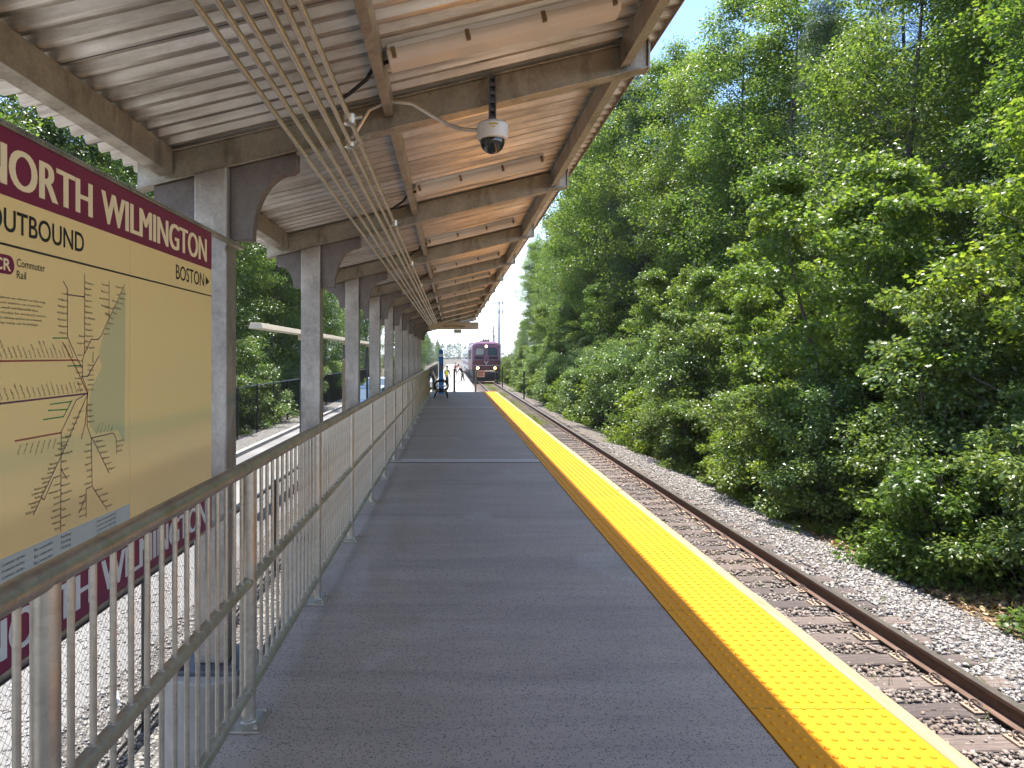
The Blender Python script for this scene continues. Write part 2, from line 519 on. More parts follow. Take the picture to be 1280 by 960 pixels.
M['line_red'] = NT('red_route').set(color=(0.28, 0.07, 0.05), rough=0.45).m
M['line_green'] = NT('green_route').set(color=(0.03, 0.20, 0.05), rough=0.45).m
M['sign_back'] = m_simple('sign_back', (0.35, 0.34, 0.32), 0.5, 0.5)
# ------------------------------------------------------------------ ground, track bed, platform
GZ = -1.22           # ground left of the platform
BZ = -1.385          # ballast level at the track
RAILTOP = -1.17
TRACK_X = 3.70
SLOPE = 0.238
ANG = math.atan(SLOPE)
def zb(x): return 3.34 + SLOPE*(x - 1.214)          # underside of the canopy beams
def zd(x): return zb(x) + 0.20                      # underside of the roof deck ribs
BEAM_Y = [4.40 + 3.05*k for k in range(-2, 11)]

def sheet(name, x0, x1, y0, y1, z, mat, kind='structure', nx=1, ny=1, f=None):
    xs = np.linspace(x0, x1, nx+1); ys = np.linspace(y0, y1, ny+1)
    X, Y = np.meshgrid(xs, ys)
    Z = np.full_like(X, z) if f is None else f(X, Y)
    V = np.stack([X.ravel(), Y.ravel(), Z.ravel()], 1)
    idx = np.arange((nx+1)*(ny+1)).reshape(ny+1, nx+1)
    F = np.stack([idx[:-1,:-1].ravel(), idx[:-1,1:].ravel(), idx[1:,1:].ravel(), idx[1:,:-1].ravel()], 1)
    me = np_mesh(name, V, F, mat)
    o = link(bpy.data.objects.new(name, me)); o['kind'] = kind
    return o

rng = np.random.default_rng(7)
def hfun(X, Y):
    z = np.full_like(X, -1.62)
    z = np.where(X > 6.0, -1.62 + np.clip((X-6.0)/6, 0, 1)*0.35 + 0.05*np.sin(X*1.7+Y*0.9)*np.clip(X-6,0,1), z)
    return z
def big_ground():
    xs = np.concatenate([[-1500, -400, -120, -40], np.linspace(-20, 26, 70), [40, 120, 400, 1500]])
    ys = np.concatenate([[-300, -60], np.linspace(-10, 110, 110), [160, 300, 700, 2500]])
    X, Y = np.meshgrid(xs, ys)
    Z = hfun(X, Y)
    V = np.stack([X.ravel(), Y.ravel(), Z.ravel()], 1)
    nx, ny = len(xs), len(ys)
    idx = np.arange(nx*ny).reshape(ny, nx)
    F = np.stack([idx[:-1,:-1].ravel(), idx[:-1,1:].ravel(), idx[1:,1:].ravel(), idx[1:,:-1].ravel()], 1)
    o = link(bpy.data.objects.new('ground', np_mesh('ground', V, F, M['ground']))); o['kind'] = 'structure'
big_ground()

# track bed: crowned ballast, shoulder falling to the wood
bm_ = MB()
prof = [(1.6, -2.2), (1.6, BZ), (5.35, BZ), (6.35, -1.60), (6.7, -1.75), (6.7, -2.2)]
bm_.prism(prof, -6, 420, 'Y')
tag(bm_.build('ballast_bed', M['ballast']), kind='structure')
# ground left of the platform
b = MB(); b.box(-30, -0.96, -8, 70, -2.0, GZ); tag(b.build('gravel_yard', M['gravel_pale']), kind='structure')
sheet('driveway', -5.9, -2.9, -8, 120, GZ+0.006, M['asphalt'])
b = MB(); b.box(-6.05, -5.9, -8, 120, GZ-0.05, GZ+0.12); tag(b.build('kerb', M['pale_concrete'], bevel=0.01), kind='structure')

# platform slab with stepped edge for the tactile strip
PL_END = 31.6
b = MB()
b.box(-0.95, 1.318, -3, 31.55, -0.26, 0.0)
b.box(-0.95, 1.93, -3, 31.55, -0.34, -0.262)
b.box(-0.80, 1.55, -3, 31.5, -0.62, -0.342)
for y in np.arange(-1.5, 32, 3.0):
    b.box(-0.75, 1.5, y-0.12, y+0.12, -2.0, -0.622)
tag(b.build('platform', M['concrete']), kind='structure')
b = MB()
for y, w in ((10.55, 0.34), (21.7, 0.42), (30.9, 0.5)):
    b.box(-0.94, 1.315, y, y+w, 0.001, 0.0045)
tag(b.build('platform_joint_strip', M['joint_concrete']), kind='structure')
b = MB()
for y, w in ((10.55, 0.34), (21.7, 0.42), (30.9, 0.5)):
    b.box(-0.94, 1.315, y-0.045, y-0.004, 0.001, 0.0035)
    b.box(-0.94, 1.315, y+w+0.004, y+w+0.02, 0.001, 0.0035)
tag(b.build('platform_joint_sealant', M['sealant']), kind='structure')
# low platform beyond the ramp
b = MB()
b.box(-1.6, 1.9, 43.6, 240, -1.6, -1.02)
b.prism([(31.56, -0.01), (43.58, -1.02), (43.58, -1.4), (31.56, -0.4)], -0.95, 1.9, 'X')
tag(b.build('low_platform', M['pale_concrete']), kind='structure')

# tactile strip: one long mat of moulded domes
def tactile():
    x0, x1, y0, y1, zt = 1.325, 1.925, -0.5, 31.55, 0.006
    V, F = [], []
    n = 10
    nx = 9; pitch = 0.0636
    offx = x0 + 0.046
    ys = np.arange(y0+0.03, y1-0.02, pitch)
    prof = [(0.0130, 0.0), (0.0118, 0.0055), (0.0088, 0.0074)]
    base = MB(); base.box(x0, x1, y0, y1, -0.26, zt)
    allV = [np.array(base.v)]
    quads, base_n = [list(f) for f in base.f], len(base.v)
    ring = np.array([[math.cos(2*math.pi*k/n), math.sin(2*math.pi*k/n)] for k in range(n)])
    dome = np.concatenate([np.concatenate([ring*r, np.full((n,1), h)], 1) for r, h in prof] + [np.array([[0,0,0.0078]])])
    df = []
    for i in range(2):
        for k in range(n):
            l = (k+1) % n
            df.append((i*n+k, i*n+l, (i+1)*n+l, (i+1)*n+k))
    dt = [(2*n+k, 2*n+(k+1) % n, 3*n) for k in range(n)]
    cs = np.array([(offx+i*pitch, y, zt) for y in ys for i in range(nx)])
    m = len(dome)
    V = (cs[:,None,:] + dome[None]).reshape(-1, 3)
    off = (np.arange(len(cs))*m + base_n)[:,None,None]
    Q = (np.array(df)[None] + off).reshape(-1, 4)
    T = (np.array(dt)[None] + off).reshape(-1, 3)
    me = bpy.data.meshes.new('tactile_strip')
    verts = np.concatenate([allV[0], V])
    me.vertices.add(len(verts)); me.vertices.foreach_set('co', verts.astype(np.float32).ravel())
    BQ = np.array(quads)
    loops = np.concatenate([BQ.ravel(), Q.ravel(), T.ravel()])
    tot = np.concatenate([np.full(len(BQ)+len(Q), 4), np.full(len(T), 3)])
    st = np.concatenate([[0], np.cumsum(tot)[:-1]])
    me.loops.add(len(loops)); me.loops.foreach_set('vertex_index', loops.astype(np.int32))
    me.polygons.add(len(tot)); me.polygons.foreach_set('loop_start', st.astype(np.int32)); me.polygons.foreach_set('loop_total', tot.astype(np.int32))
    me.update(calc_edges=True); me.validate()
    sm = np.ones(len(tot), dtype=bool); sm[:len(BQ)] = False
    me.polygons.foreach_set('use_smooth', sm)
    me.materials.append(M['tactile'])
    o = link(bpy.data.objects.new('tactile_strip', me))
    tag(o, 'bright yellow tactile warning strip of raised domes along the platform edge', 'tactile strip')
    g = MB(); g.box(x0+0.002, x1-0.002, -0.0025, 0.0025, zt-0.001, zt+0.0012)
    sm0 = g.build('seam', M['seam'], o)
    for i, y in enumerate(np.arange(y0+1.22, y1, 1.22)):
        s_ = sm0 if i == 0 else sm0.copy()
        if i: COL.objects.link(s_)
        s_.location = (0, y, 0)
M['seam'] = m_simple('strip_seam', (0.20, 0.14, 0.02), 0.9)
tactile()
# timber rub boards along the platform edge
ed = [-1.2, 2.15, 4.72, 8.35, 12.0, 15.65, 19.3, 22.95, 26.6, 31.55]
for i in range(len(ed)-1):
    b = MB(); b.box(1.932, 2.012, ed[i]+0.003, ed[i+1]-0.003, -0.24, 0.004 if i % 2 else -0.002)
    o = b.build('edge_board', M['pale_wood'], bevel=0.004)
    if i == 1: lab = 'pale timber edge board with knots, nearest the camera beside the yellow strip'
    elif i == 0: lab = 'pale timber edge board cut off by the bottom of the picture'
    else: lab = 'pale weathered timber edge board farther along the yellow strip'
    tag(o, lab, 'timber board', 'timber boards edging the platform')

# ------------------------------------------------------------------ track
def rail_profile(cx):
    h = 0.17; z0 = RAILTOP - h
    return [(cx-0.07, z0), (cx+0.07, z0), (cx+0.07, z0+0.012), (cx+0.012, z0+0.032), (cx+0.012, z0+h-0.045), (cx+0.036, z0+h-0.035),
            (cx+0.036, z0+h-0.006), (cx-0.036, z0+h-0.006), (cx-0.036, z0+h-0.035), (cx-0.012, z0+h-0.045), (cx-0.012, z0+0.032), (cx-0.07, z0+0.012)]
for sx, lab in ((0.753, 'rusty steel running rail nearest the wood, shiny along its top'), (-0.753, 'rusty steel running rail nearest the platform, mostly hidden below the edge')):
    cx = TRACK_X + sx
    b = MB(); b.prism(rail_profile(cx), -4, 400, 'Y')
    o = b.build('rail', M['rail_rust'])
    tag(o, lab, 'rail', 'rails of the track')
    h = MB(); h.prism([(cx-0.033, RAILTOP-0.0055), (cx+0.033, RAILTOP-0.0055), (cx+0.028, RAILTOP), (cx-0.028, RAILTOP)], -4, 400, 'Y')
    h.build('rail_head', M['rail_worn'], o)
random.seed(11)
TIE_LAB = 'weathered brown wooden tie under the rails, bedded in grey ballast'
def tie_mesh(seed):
    rr = random.Random(seed)
    b = MB()
    n = 14; L = 2.6
    vs, fs = [], []
    for i in range(n+1):
        x = -L/2 + L*i/n
        e = rr.uniform(-0.008, 0.008)
        w = 0.115 + rr.uniform(-0.006, 0.006)
        zt = -0.005 + rr.uniform(-0.008, 0.004)
        vs += [(x, -w+e, -0.18), (x, w+e, -0.18), (x, w+e, zt-0.012), (x, w-0.012+e, zt), (x, e, zt-rr.uniform(0, 0.008)), (x, -w+0.012+e, zt), (x, -w+e, zt-0.012)]
    k = 7
    for i in range(n):
        for j in range(k):
            l = (j+1) % k
            fs.append((i*k+j, i*k+l, (i+1)*k+l, (i+1)*k+j))
    fs.append(tuple(range(k))); fs.append(tuple(n*k+j for j in reversed(range(k))))
    b.add(vs, fs)
    return b
ties = []
for q in range(4):
    o = tie_mesh(q).build('railroad_tie', M['tie'])
    o.location = (0, -50-q, -10)
    tag(o, TIE_LAB, 'railroad tie', 'wooden ties of the track')
    for sx in (-0.753, 0.753):
        p = MB(); p.box(sx-0.19, sx+0.19, -0.09, 0.09, -0.004, 0.012)
        for (a, c) in ((-0.155, -0.055), (-0.155, 0.055), (0.155, 0.055), (0.155, -0.055)):
            p.lathe((sx+a, c, 0.012), [(0.014, 0), (0.014, 0.012), (0.008, 0.018)], 8)
        p.build('tie_plate', M['tie_plate'], o, bevel=0.002)
        for sg in (-1, 1):
            c = MB()
            pts = []
            for k in range(15):
                w = math.pi*(-0.35 + 1.75*k/14)
                pts.append((sx+sg*(0.115+0.040*math.cos(w)), 0.004+0.062*math.sin(w)*0.8, 0.03+0.022*math.sin(w*0.9)))
            c.tube(pts, 0.0085, 7)
            c.tube([(sx+sg*0.10, -0.09, 0.028), (sx+sg*0.10, 0.06, 0.028)], 0.009, 7)
            c.build('rail_clip', M['clip'], o, smooth=True)
    ties.append(o)
used = [False]*4
ys = list(np.arange(1.9, 33, 0.5)) + list(np.arange(33, 76, 0.5))
for i, y in enumerate(ys):
    q = random.randrange(4)
    loc = (TRACK_X + random.uniform(-0.05, 0.05), y + random.uniform(-0.02, 0.02), RAILTOP-0.17-0.013)
    rz = random.uniform(-0.012, 0.012)
    if not used[q]:
        o = ties[q]; used[q] = True
        o.location = loc; o.rotation_euler = (0, 0, rz)
    elif y < 27:
        copy_tree(ties[q], loc, rz)
    else:
        c = ties[q].copy(); COL.objects.link(c); c.location = loc; c.rotation_euler = (0, 0, rz)

# loose stones (stuff)
def stones(name, n, xr, yr, zf, size, mat, label, keep=None, seed=1, ypow=1.6):
    g = np.random.default_rng(seed)
    x = g.uniform(xr[0], xr[1], n)
    y = yr[0] + (yr[1]-yr[0]) * g.uniform(0, 1, n)**ypow
    if keep is not None:
        k = keep(x, y, g); x, y = x[k], y[k]
    n = len(x)
    s = g.uniform(size[0], size[1], n)
    base = np.array([(1,0,0),(0,1,0),(-1,0,0),(0,-1,0),(0,0,1),(0,0,-1)], float)
    tri = np.array([(0,1,4),(1,2,4),(2,3,4),(3,0,4),(1,0,5),(2,1,5),(3,2,5),(0,3,5)])
    V = base[None]*g.uniform(0.55, 1.1, (n,6,1))
    V = V*np.stack([g.uniform(0.7,1.2,n), g.uniform(0.7,1.2,n), g.uniform(0.45,0.85,n)],1)[:,None,:]
    V += g.uniform(-0.22, 0.22, (n,6,3))
    a = g.uniform(0, 2*math.pi, n); ca, sa = np.cos(a)[:,None], np.sin(a)[:,None]
    t = g.uniform(-0.7, 0.7, n); ct, st = np.cos(t)[:,None], np.sin(t)[:,None]
    X = V[:,:,0]; Y = V[:,:,1]*ct - V[:,:,2]*st; Z = V[:,:,1]*st + V[:,:,2]*ct
    X, Y = X*ca - Y*sa, X*sa + Y*ca
    P = np.stack([X, Y, Z], 2)*s[:,None,None]
    P[:,:,0] += x[:,None]; P[:,:,1] += y[:,None]; P[:,:,2] += (zf(x, y) + g.uniform(-0.006, 0.012, n))[:,None]
    F = (tri[None] + (np.arange(n)*6)[:,None,None]).reshape(-1, 3)
    o = link(bpy.data.objects.new(name, np_mesh(name, P.reshape(-1,3), F, mat)))
    return tag(o, label, 'gravel', kind='stuff')
def bal_z(x, y):
    return np.where(x < 5.35, BZ + 0.014*(np.abs(x-TRACK_X) < 1.35), BZ - (x-5.35)*0.215)
def bal_keep(x, y, g):
    ph = np.abs(((y - 1.9 + 0.25) % 0.5) - 0.25)
    on_tie = (ph < 0.125) & (np.abs(x-TRACK_X) < 1.3)
    on_rail = np.abs(np.abs(x-TRACK_X)-0.753) < 0.08
    return ~on_rail & (~on_tie | (g.uniform(0, 1, len(x)) < 0.14))
stones('ballast_stones', 62000, (2.0, 6.45), (2.0, 24), bal_z, (0.014, 0.043), M['stone'], 'loose angular grey ballast stones lying along the track', bal_keep, 3, 1.7)
stones('yard_gravel', 16000, (-4.2, -1.0), (1.3, 9.5), lambda x, y: np.full_like(x, GZ), (0.012, 0.030), M['stone_pale'], 'pale sunlit gravel in the yard behind the railing', None, 4, 1.5)

# ------------------------------------------------------------------ platform canopy
can = empty('platform_canopy', (0, 4.4, 0), 0, 'grey galvanised steel canopy with ribbed roof over the platform', 'canopy')
def cbuild(mb, name, mat, **kw):
    o = mb.build(name, mat, None, **kw)
    o.parent = can; o.location = (0, -4.4, 0)
    return o
# ribbed deck (across the track), a thin folded sheet
def deck():
    y0, y1 = -2.4, 34.2
    x0, x1 = -2.05, 1.285
    pitch = 0.152; th = 0.003
    pts = []
    y = y0
    while y < y1:
        pts += [(y, 0.0), (y+0.036, 0.0), (y+0.056, 0.040), (y+0.080, 0.040), (y+0.083, 0.034), (y+0.104, 0.034), (y+0.107, 0.040), (y+0.132, 0.040)]
        y += pitch
    V, F = [], []
    xs = np.linspace(x0, x1, 9)
    n = len(pts)
    for x in xs:
        for (yy, h) in pts: V.append((x, yy, zd(x)+h))
    for x in xs:
        for (yy, h) in pts: V.append((x, yy, zd(x)+h+th))
    q = len(xs)*n
    for i in range(len(xs)-1):
        for j in range(n-1):
            a, b_, c, d = i*n+j, i*n+j+1, (i+1)*n+j+1, (i+1)*n+j
            F.append((a, d, c, b_)); F.append((q+a, q+b_, q+c, q+d))
    for j in range(n-1):
        a, b_ = j, j+1
        F.append((a, b_, q+b_, q+a))
        a, b_ = (len(xs)-1)*n+j, (len(xs)-1)*n+j+1
        F.append((a, q+a, q+b_, b_))
    mb = MB(); mb.add(V, F)
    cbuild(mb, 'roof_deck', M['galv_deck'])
    # screws and lap seams in the sheets
    s = MB()
    for yy in np.arange(-0.55, 33, 0.912):
        s.prism([(x0, zd(x0)-0.0015), (x1, zd(x1)-0.0015), (x1, zd(x1)+0.0005), (x0, zd(x0)+0.0005)], yy, yy+0.006, 'Y')
    cbuild(s, 'deck_lap_seam', M['steel_dark'])
    e = MB()
    e.prism([(x1+0.001, zd(x1)-0.02), (x1+0.004, zd(x1)-0.02), (x1+0.004, zd(x1)+0.075), (x1-0.05, zd(x1)+0.063), (x1-0.05, zd(x1)+0.06), (x1+0.001, zd(x1)+0.072)], y0, y1, 'Y')
    cbuild(e, 'edge_trim', M['galv_beam'])
deck()
def beam_mb(first=False):
    b = MB()
    xl, xr = -1.93, 1.20
    D = 0.19; tf = 0.012; fw = 0.055
    def seg(lo, hi, hw):
        b.prism([(xl, zb(xl)+lo), (xr, zb(xr)+lo), (xr, zb(xr)+hi), (xl, zb(xl)+hi)], -hw, hw, 'Y')
    seg(0, tf, fw); seg(tf+0.0005, D-tf-0.0005, 0.032); seg(D-tf, D, fw)
    # closing plate at the track end, corner cut
    z = zb(xr)
    b.prism([(-0.058, z-0.004), (0.058, z-0.004), (0.058, z+0.15), (0.03, z+D+0.004), (-0.03, z+D+0.004), (-0.058, z+0.15)], xr+0.0005, xr+0.014, 'X')
    return b
bproto = None
for k, y in enumerate(BEAM_Y):
    if bproto is None:
        bproto = beam_mb().build('beam', M['galv_beam'], can, bevel=0.003); o = bproto
    else:
        o = bproto.copy(); COL.objects.link(o)
    o.location = (0, y-4.4, 0)
# purlins, one length per bay
pur = {}
for k in range(len(BEAM_Y)-1):
    for xc, w, dep in ((-1.74, 0.075, 0.155), (-0.38, 0.05, 0.12), (1.06, 0.065, 0.16)):
        if xc not in pur:
            b = MB()
            zt = zd(xc) - 0.006
            b.prism([(xc-w/2, zt-dep-w/2*SLOPE), (xc+w/2, zt-dep+w/2*SLOPE), (xc+w/2, zt+w/2*SLOPE), (xc-w/2, zt-w/2*SLOPE)], 0.06, 3.05-0.06, 'Y')
            o = b.build('purlin', M['galv_beam'], can, bevel=0.003); pur[xc] = o
        else:
            o = pur[xc].copy(); COL.objects.link(o)
        o.location = (0, BEAM_Y[k]-4.4, 0)
# columns with curved brackets
CX0, CX1 = -1.56, -1.36
cp = None
PIER_TOP = -0.32
for k, y in enumerate(BEAM_Y[1:-1]):
    if cp is None:
        b = MB()
        xm = (CX0+CX1)/2
        b.prism([(CX0, PIER_TOP+0.03), (CX1, PIER_TOP+0.03), (CX1, zb(CX1)-0.002), (CX0, zb(CX0)-0.002)], -0.1, 0.1, 'Y')
        o = b.build('column', M['galv_column'], can, bevel=0.012); cp = o
        p = MB(); p.box(xm-0.2, xm+0.2, -0.2, 0.2, PIER_TOP, PIER_TOP+0.028)
        for sx in (-1, 1):
            for sy in (-1, 1):
                p.lathe((xm+sx*0.155, sy*0.155, PIER_TOP+0.028), [(0.024, 0), (0.024, 0.022), (0.013, 0.0225), (0.013, 0.05)], 6)
        p.build('base_plate', M['steel_dark'], o, bevel=0.003)
        def bracket(side):
            pts = []
            if side > 0:
                xa, xb = CX1+0.001, -0.95
                zl = 2.285
                tip = 0.105
                pts = [(xa, zl), (xa, zb(xa)-0.003), (xb, zb(xb)-0.003), (xb, zb(xb)-tip)]
                x1, z1 = xb-0.035, zb(xb)-tip-0.02
                xe, ze = CX1+0.135, zl
            else:
                xa, xb = CX0-0.001, -1.83
                zl = 2.285
                tip = 0.09
                pts = [(xa, zl), (xa, zb(xa)-0.003), (xb, zb(xb)-0.003), (xb, zb(xb)-tip)]
                x1, z1 = xb+0.02, zb(xb)-tip-0.015
                xe, ze = CX0-0.09, zl
            pts.append((x1, z1))
            for i in range(1, 10):        # concave quarter sweep
                w = i/10*math.pi/2
                pts.append((x1 + (xe-x1)*math.sin(w), ze + (z1-ze)*math.cos(w)))
            pts.append((xe, ze))
            # the sweep is hollow towards the open air
            q = MB(); q.prism(pts, -0.03, 0.062, 'Y'); return q
        bracket(1).build('bracket', M['bracket'], o, bevel=0.004)
        bracket(-1).build('bracket', M['bracket'], o, bevel=0.004)
    else:
        o = copy_tree(cp)
    o.location = (0, y-4.4, 0)
# concrete piers under the columns
for k, y in enumerate(BEAM_Y[1:-1]):
    if k == 0:
        b = MB(); b.lathe((0, 0, 0), [(0.30, -1.9), (0.30, PIER_TOP-0.012), (0.288, PIER_TOP)], 36)
        pier0 = b.build('concrete_pier', M['pier_concrete'], smooth=True); o = pier0
    else:
        o = pier0.copy(); COL.objects.link(o)
    o.location = (-1.46, y, 0)
    lab = ['round concrete pier under a canopy column, cut off by the picture edge', 'round concrete pier standing behind the railing at the sign\'s right end'][k] if k < 2 else 'round concrete pier half hidden by the railing farther along'
    tag(o, lab, 'concrete pier', 'round piers carrying the canopy columns')

# ------------------------------------------------------------------ strip lights under the roof
def strip_light():
    r = empty('strip_light', (0, 0, 0))
    L = 1.22
    h = MB(); h.box(0, L, -0.085, 0.085, 0.035, 0.075); h.build('housing', M['cam_body'], r, bevel=0.006)
    l = MB()
    l.prism([(-0.09, 0.045), (-0.09, 0.012), (-0.06, -0.022), (0.06, -0.022), (0.09, 0.012), (0.09, 0.045)], -0.006, L+0.006, 'X')
    l.build('lens', M['white_lens'], r, bevel=0.008)
    for t in (0.03, 0.42, 0.82, 1.19):
        c = MB(); c.box(t-0.011, t+0.011, -0.096, -0.074, -0.004, 0.05); c.build('latch', M['latch'], r, bevel=0.002)
    e = MB(); e.tube([(-0.30, 0.10, -0.075), (-0.25, 0.09, -0.062), (-0.14, 0.04, -0.03), (-0.09, 0.02, 0.015), (-0.005, 0, 0.02)], 0.011, 8); e.build('power_cable', M['wire'], r, smooth=True)
    return r
M['latch'] = m_simple('bronze_latch', (0.20, 0.13, 0.06), 0.5, 0.3)
ords = ['nearest', 'second', 'third', 'fourth', 'fifth', 'sixth', 'seventh', 'eighth', 'ninth', 'tenth', 'eleventh']
lights_y = [3.72] + [y-0.80 for y in BEAM_Y[3:-1]]
sl0 = None
for i, y in enumerate(lights_y):
    xl = -0.32
    loc = (xl, y, zd(xl)-0.080)
    if sl0 is None: sl0 = strip_light(); o = sl0
    else: o = copy_tree(sl0)
    o.location = loc; o.rotation_euler = (0, -ANG, 0)
    tag(o, ('unlit white strip light under the roof, nearest the camera and largest' if i == 0 else 'unlit white strip light under the roof, %s in the row from the camera' % ords[i]), 'strip light', 'strip lights under the canopy roof')

# conduits
cr = empty('conduit_run', (-0.7, 4.4, zb(-0.7)-0.05), 0, 'six parallel steel conduits running the length of the canopy', 'conduit')
for j, x in enumerate((-0.897, -0.823, -0.760, -0.675, -0.617, -0.563)):
    z = zb(x) - 0.034
    b = MB()
    rr = 0.0135 if j != 3 else 0.017
    b.tube([(x, -2, z), (x, 33, z)], rr, 12)
    for yc in np.arange(1.1+0.27*j, 32, 3.05):
        b.tube([(x, yc, z), (x, yc+0.055, z)], rr+0.0045, 12)
    o = b.build('conduit', M['conduit'], cr, smooth=True)
    o.location = -cr.location
for y in BEAM_Y[1:-1]:
    b = MB()
    xa, xb = -0.95, -0.50
    b.prism([(xa, zb(xa)-0.018), (xb, zb(xb)-0.018), (xb, zb(xb)-0.0005), (xa, zb(xa)-0.0005)], y-0.045, y-0.012, 'Y')
    for x in (-0.897, -0.823, -0.760, -0.675, -0.617, -0.563):
        z = zb(x)-0.034
        b.tube([(x, y-0.036, z), (x, y-0.022, z)], 0.0185, 10)
    o = b.build('strut_clamp', M['conduit'], cr, bevel=0.001); o.location = -cr.location
for (x, y) in ((-0.563, 3.93), (-0.617, 4.32), (-0.563, 7.0), (-0.563, 10.0), (-0.563, 13.1)):
    z = zb(x)-0.034
    b = MB(); b.lathe((x, y, z), [(0.026, -0.035), (0.034, -0.03), (0.034, 0.022), (0.03, 0.026)], 16)
    b.tube([(x, y, z), (x+0.07, y+0.0, z+0.012)], 0.014, 8)
    o = b.build('junction_box', M['conduit'], cr, smooth=True); o.location = -cr.location

# dome camera
camx, camy = 0.245, 4.27
dc = empty('dome_camera', (camx, camy, 2.79), 0, 'white dome security camera hanging from the first canopy beam', 'security camera')
z0 = 0.0
b = MB(); b.lathe((0,0,0), [(0.060, 0.185), (0.080, 0.180), (0.094, 0.165), (0.094, 0.095), (0.088, 0.082), (0.078, 0.078)], 32)
b.build('housing', M['cam_body'], dc, smooth=True)
b = MB()
prof = [(0.074, 0.078)] + [(0.074*math.cos(w), 0.070-0.074*math.sin(w)) for w in np.linspace(0, 1.45, 9)]
b.lathe((0,0,0), prof, 28)
t = NT('smoked_dome'); t.set(color=(0.02, 0.022, 0.022), rough=0.05, spec=0.7); M['dome'] = t.m
b.build('dome_lens', M['dome'], dc, smooth=True)
b = MB()
ztop = zb(camx) - 2.79 + 0.15
b.box(-0.022, -0.014, -0.012, 0.02, 0.185, ztop); b.box(0.014, 0.022, -0.012, 0.02, 0.185, ztop); b.box(-0.022, 0.022, 0.020, 0.025, 0.185, ztop)
for zz in np.arange(0.2, ztop, 0.05): b.box(-0.0135, 0.0135, -0.008, 0.0195, zz, zz+0.02)
b.box(-0.03, 0.03, -0.02, 0.03, 0.183, 0.2)
b.build('strut', M['steel_dark'], dc)
b = MB()
b.tube([(-0.86, 0.04, zb(-0.617)-2.79-0.034), (-0.74, 0.0, 0.26), (-0.62, -0.03, 0.30), (-0.48, -0.04, 0.285), (-0.36, -0.03, 0.215), (-0.26, -0.01, 0.165), (-0.17, 0, 0.142), (-0.09, 0, 0.138)], 0.0115, 10)
b.build('flexible_conduit', M['conduit'], dc, smooth=True)
b = MB(); b.box(-0.026, 0.026, -0.0975, -0.0925, 0.143, 0.152); b.box(-0.012, 0.012, -0.0975, -0.0925, 0.128, 0.133)
M['cam_logo'] = NT('yellow_badge').set(color=(0.55, 0.40, 0.05), rough=0.5).m
b.build('badge', M['cam_logo'], dc)

# ------------------------------------------------------------------ railing
RX = -0.87
rail = empty('platform_railing', (RX, 3.05, 0), 0, 'galvanised pipe railing with close vertical pickets along the platform', 'railing')
def rbuild(mb, name, **kw):
    o = mb.build(name, kw.pop('mat', M['galv_rail']), rail, **kw); o.location = (-RX, -3.05, 0); return o
yA, yB = -1.55, 27.43
b = MB(); b.tube([(RX, yA, 1.098), (RX, yB, 1.098)], 0.030, 20); rbuild(b, 'top_rail', smooth=True)
b = MB(); b.tube([(RX, yA, 0.605), (RX, yB, 0.605)], 0.0235, 18); rbuild(b, 'mid_rail', smooth=True)
b = MB(); b.tube([(RX, yA, 0.140), (RX, yB, 0.140)], 0.0235, 18); rbuild(b, 'bottom_rail', smooth=True)
pp = None
posts_y = [1.524*k for k in range(-1, 19)]
for y in posts_y:
    if pp is None:
        b = MB(); b.tube([(0, 0, 0.012), (0, 0, 1.085)], 0.0302, 20)
        for zc in (0.14, 0.605): b.tube([(0, -0.045, zc), (0, 0.045, zc)], 0.0265, 16)
        pp = b.build('post', M['galv_rail'], rail, smooth=True); o = pp
        q = MB(); q.box(-0.07, 0.07, -0.10, 0.10, 0.0012, 0.013)
        q.lathe((0, 0, 0.013), [(0.042, 0), (0.034, 0.008)], 20)
        q.lathe((0.05, -0.075, 0.013), [(0.011, 0), (0.011, 0.008), (0.006, 0.0085), (0.006, 0.02)], 8)
        q.lathe((-0.05, -0.075, 0.013), [(0.011, 0), (0.011, 0.008), (0.006, 0.0085), (0.006, 0.02)], 8)
        q.lathe((0.05, 0.075, 0.013), [(0.011, 0), (0.011, 0.008), (0.006, 0.0085), (0.006, 0.02)], 8)
        q.build('base_plate', M['galv_rail'], o, bevel=0.002)
    else: o = copy_tree(pp)
    o.location = (0, y-3.05, 0)
py = []
for i in range(len(posts_y)-1):
    for j in range(1, 15): py.append(posts_y[i] + 1.524*j/15)
py = [y for y in py if y > 0.55]
def picket_mb(y, mb):
    return mb.tube([(RX, y, 0.150), (RX, y, 1.085)], 0.0085, 8)
pk = None
for y in py[:100]:
    if pk is None:
        b = MB(); b.tube([(0, 0, 0.150), (0, 0, 1.085)], 0.0085, 10)
        for zc in (0.627, 0.583, 0.162): b.tube([(0, 0, zc-0.004), (0, 0, zc+0.004)], 0.0125, 10)
        pk = b.build('picket', M['galv_rail'], rail, smooth=True); o = pk
    else: o = pk.copy(); COL.objects.link(o)
    o.location = (0, y-3.05, 0)
b = MB()
for y in py[100:]: picket_mb(y, b)
o = rbuild(b, 'far_pickets', smooth=True); o['kind'] = 'stuff'

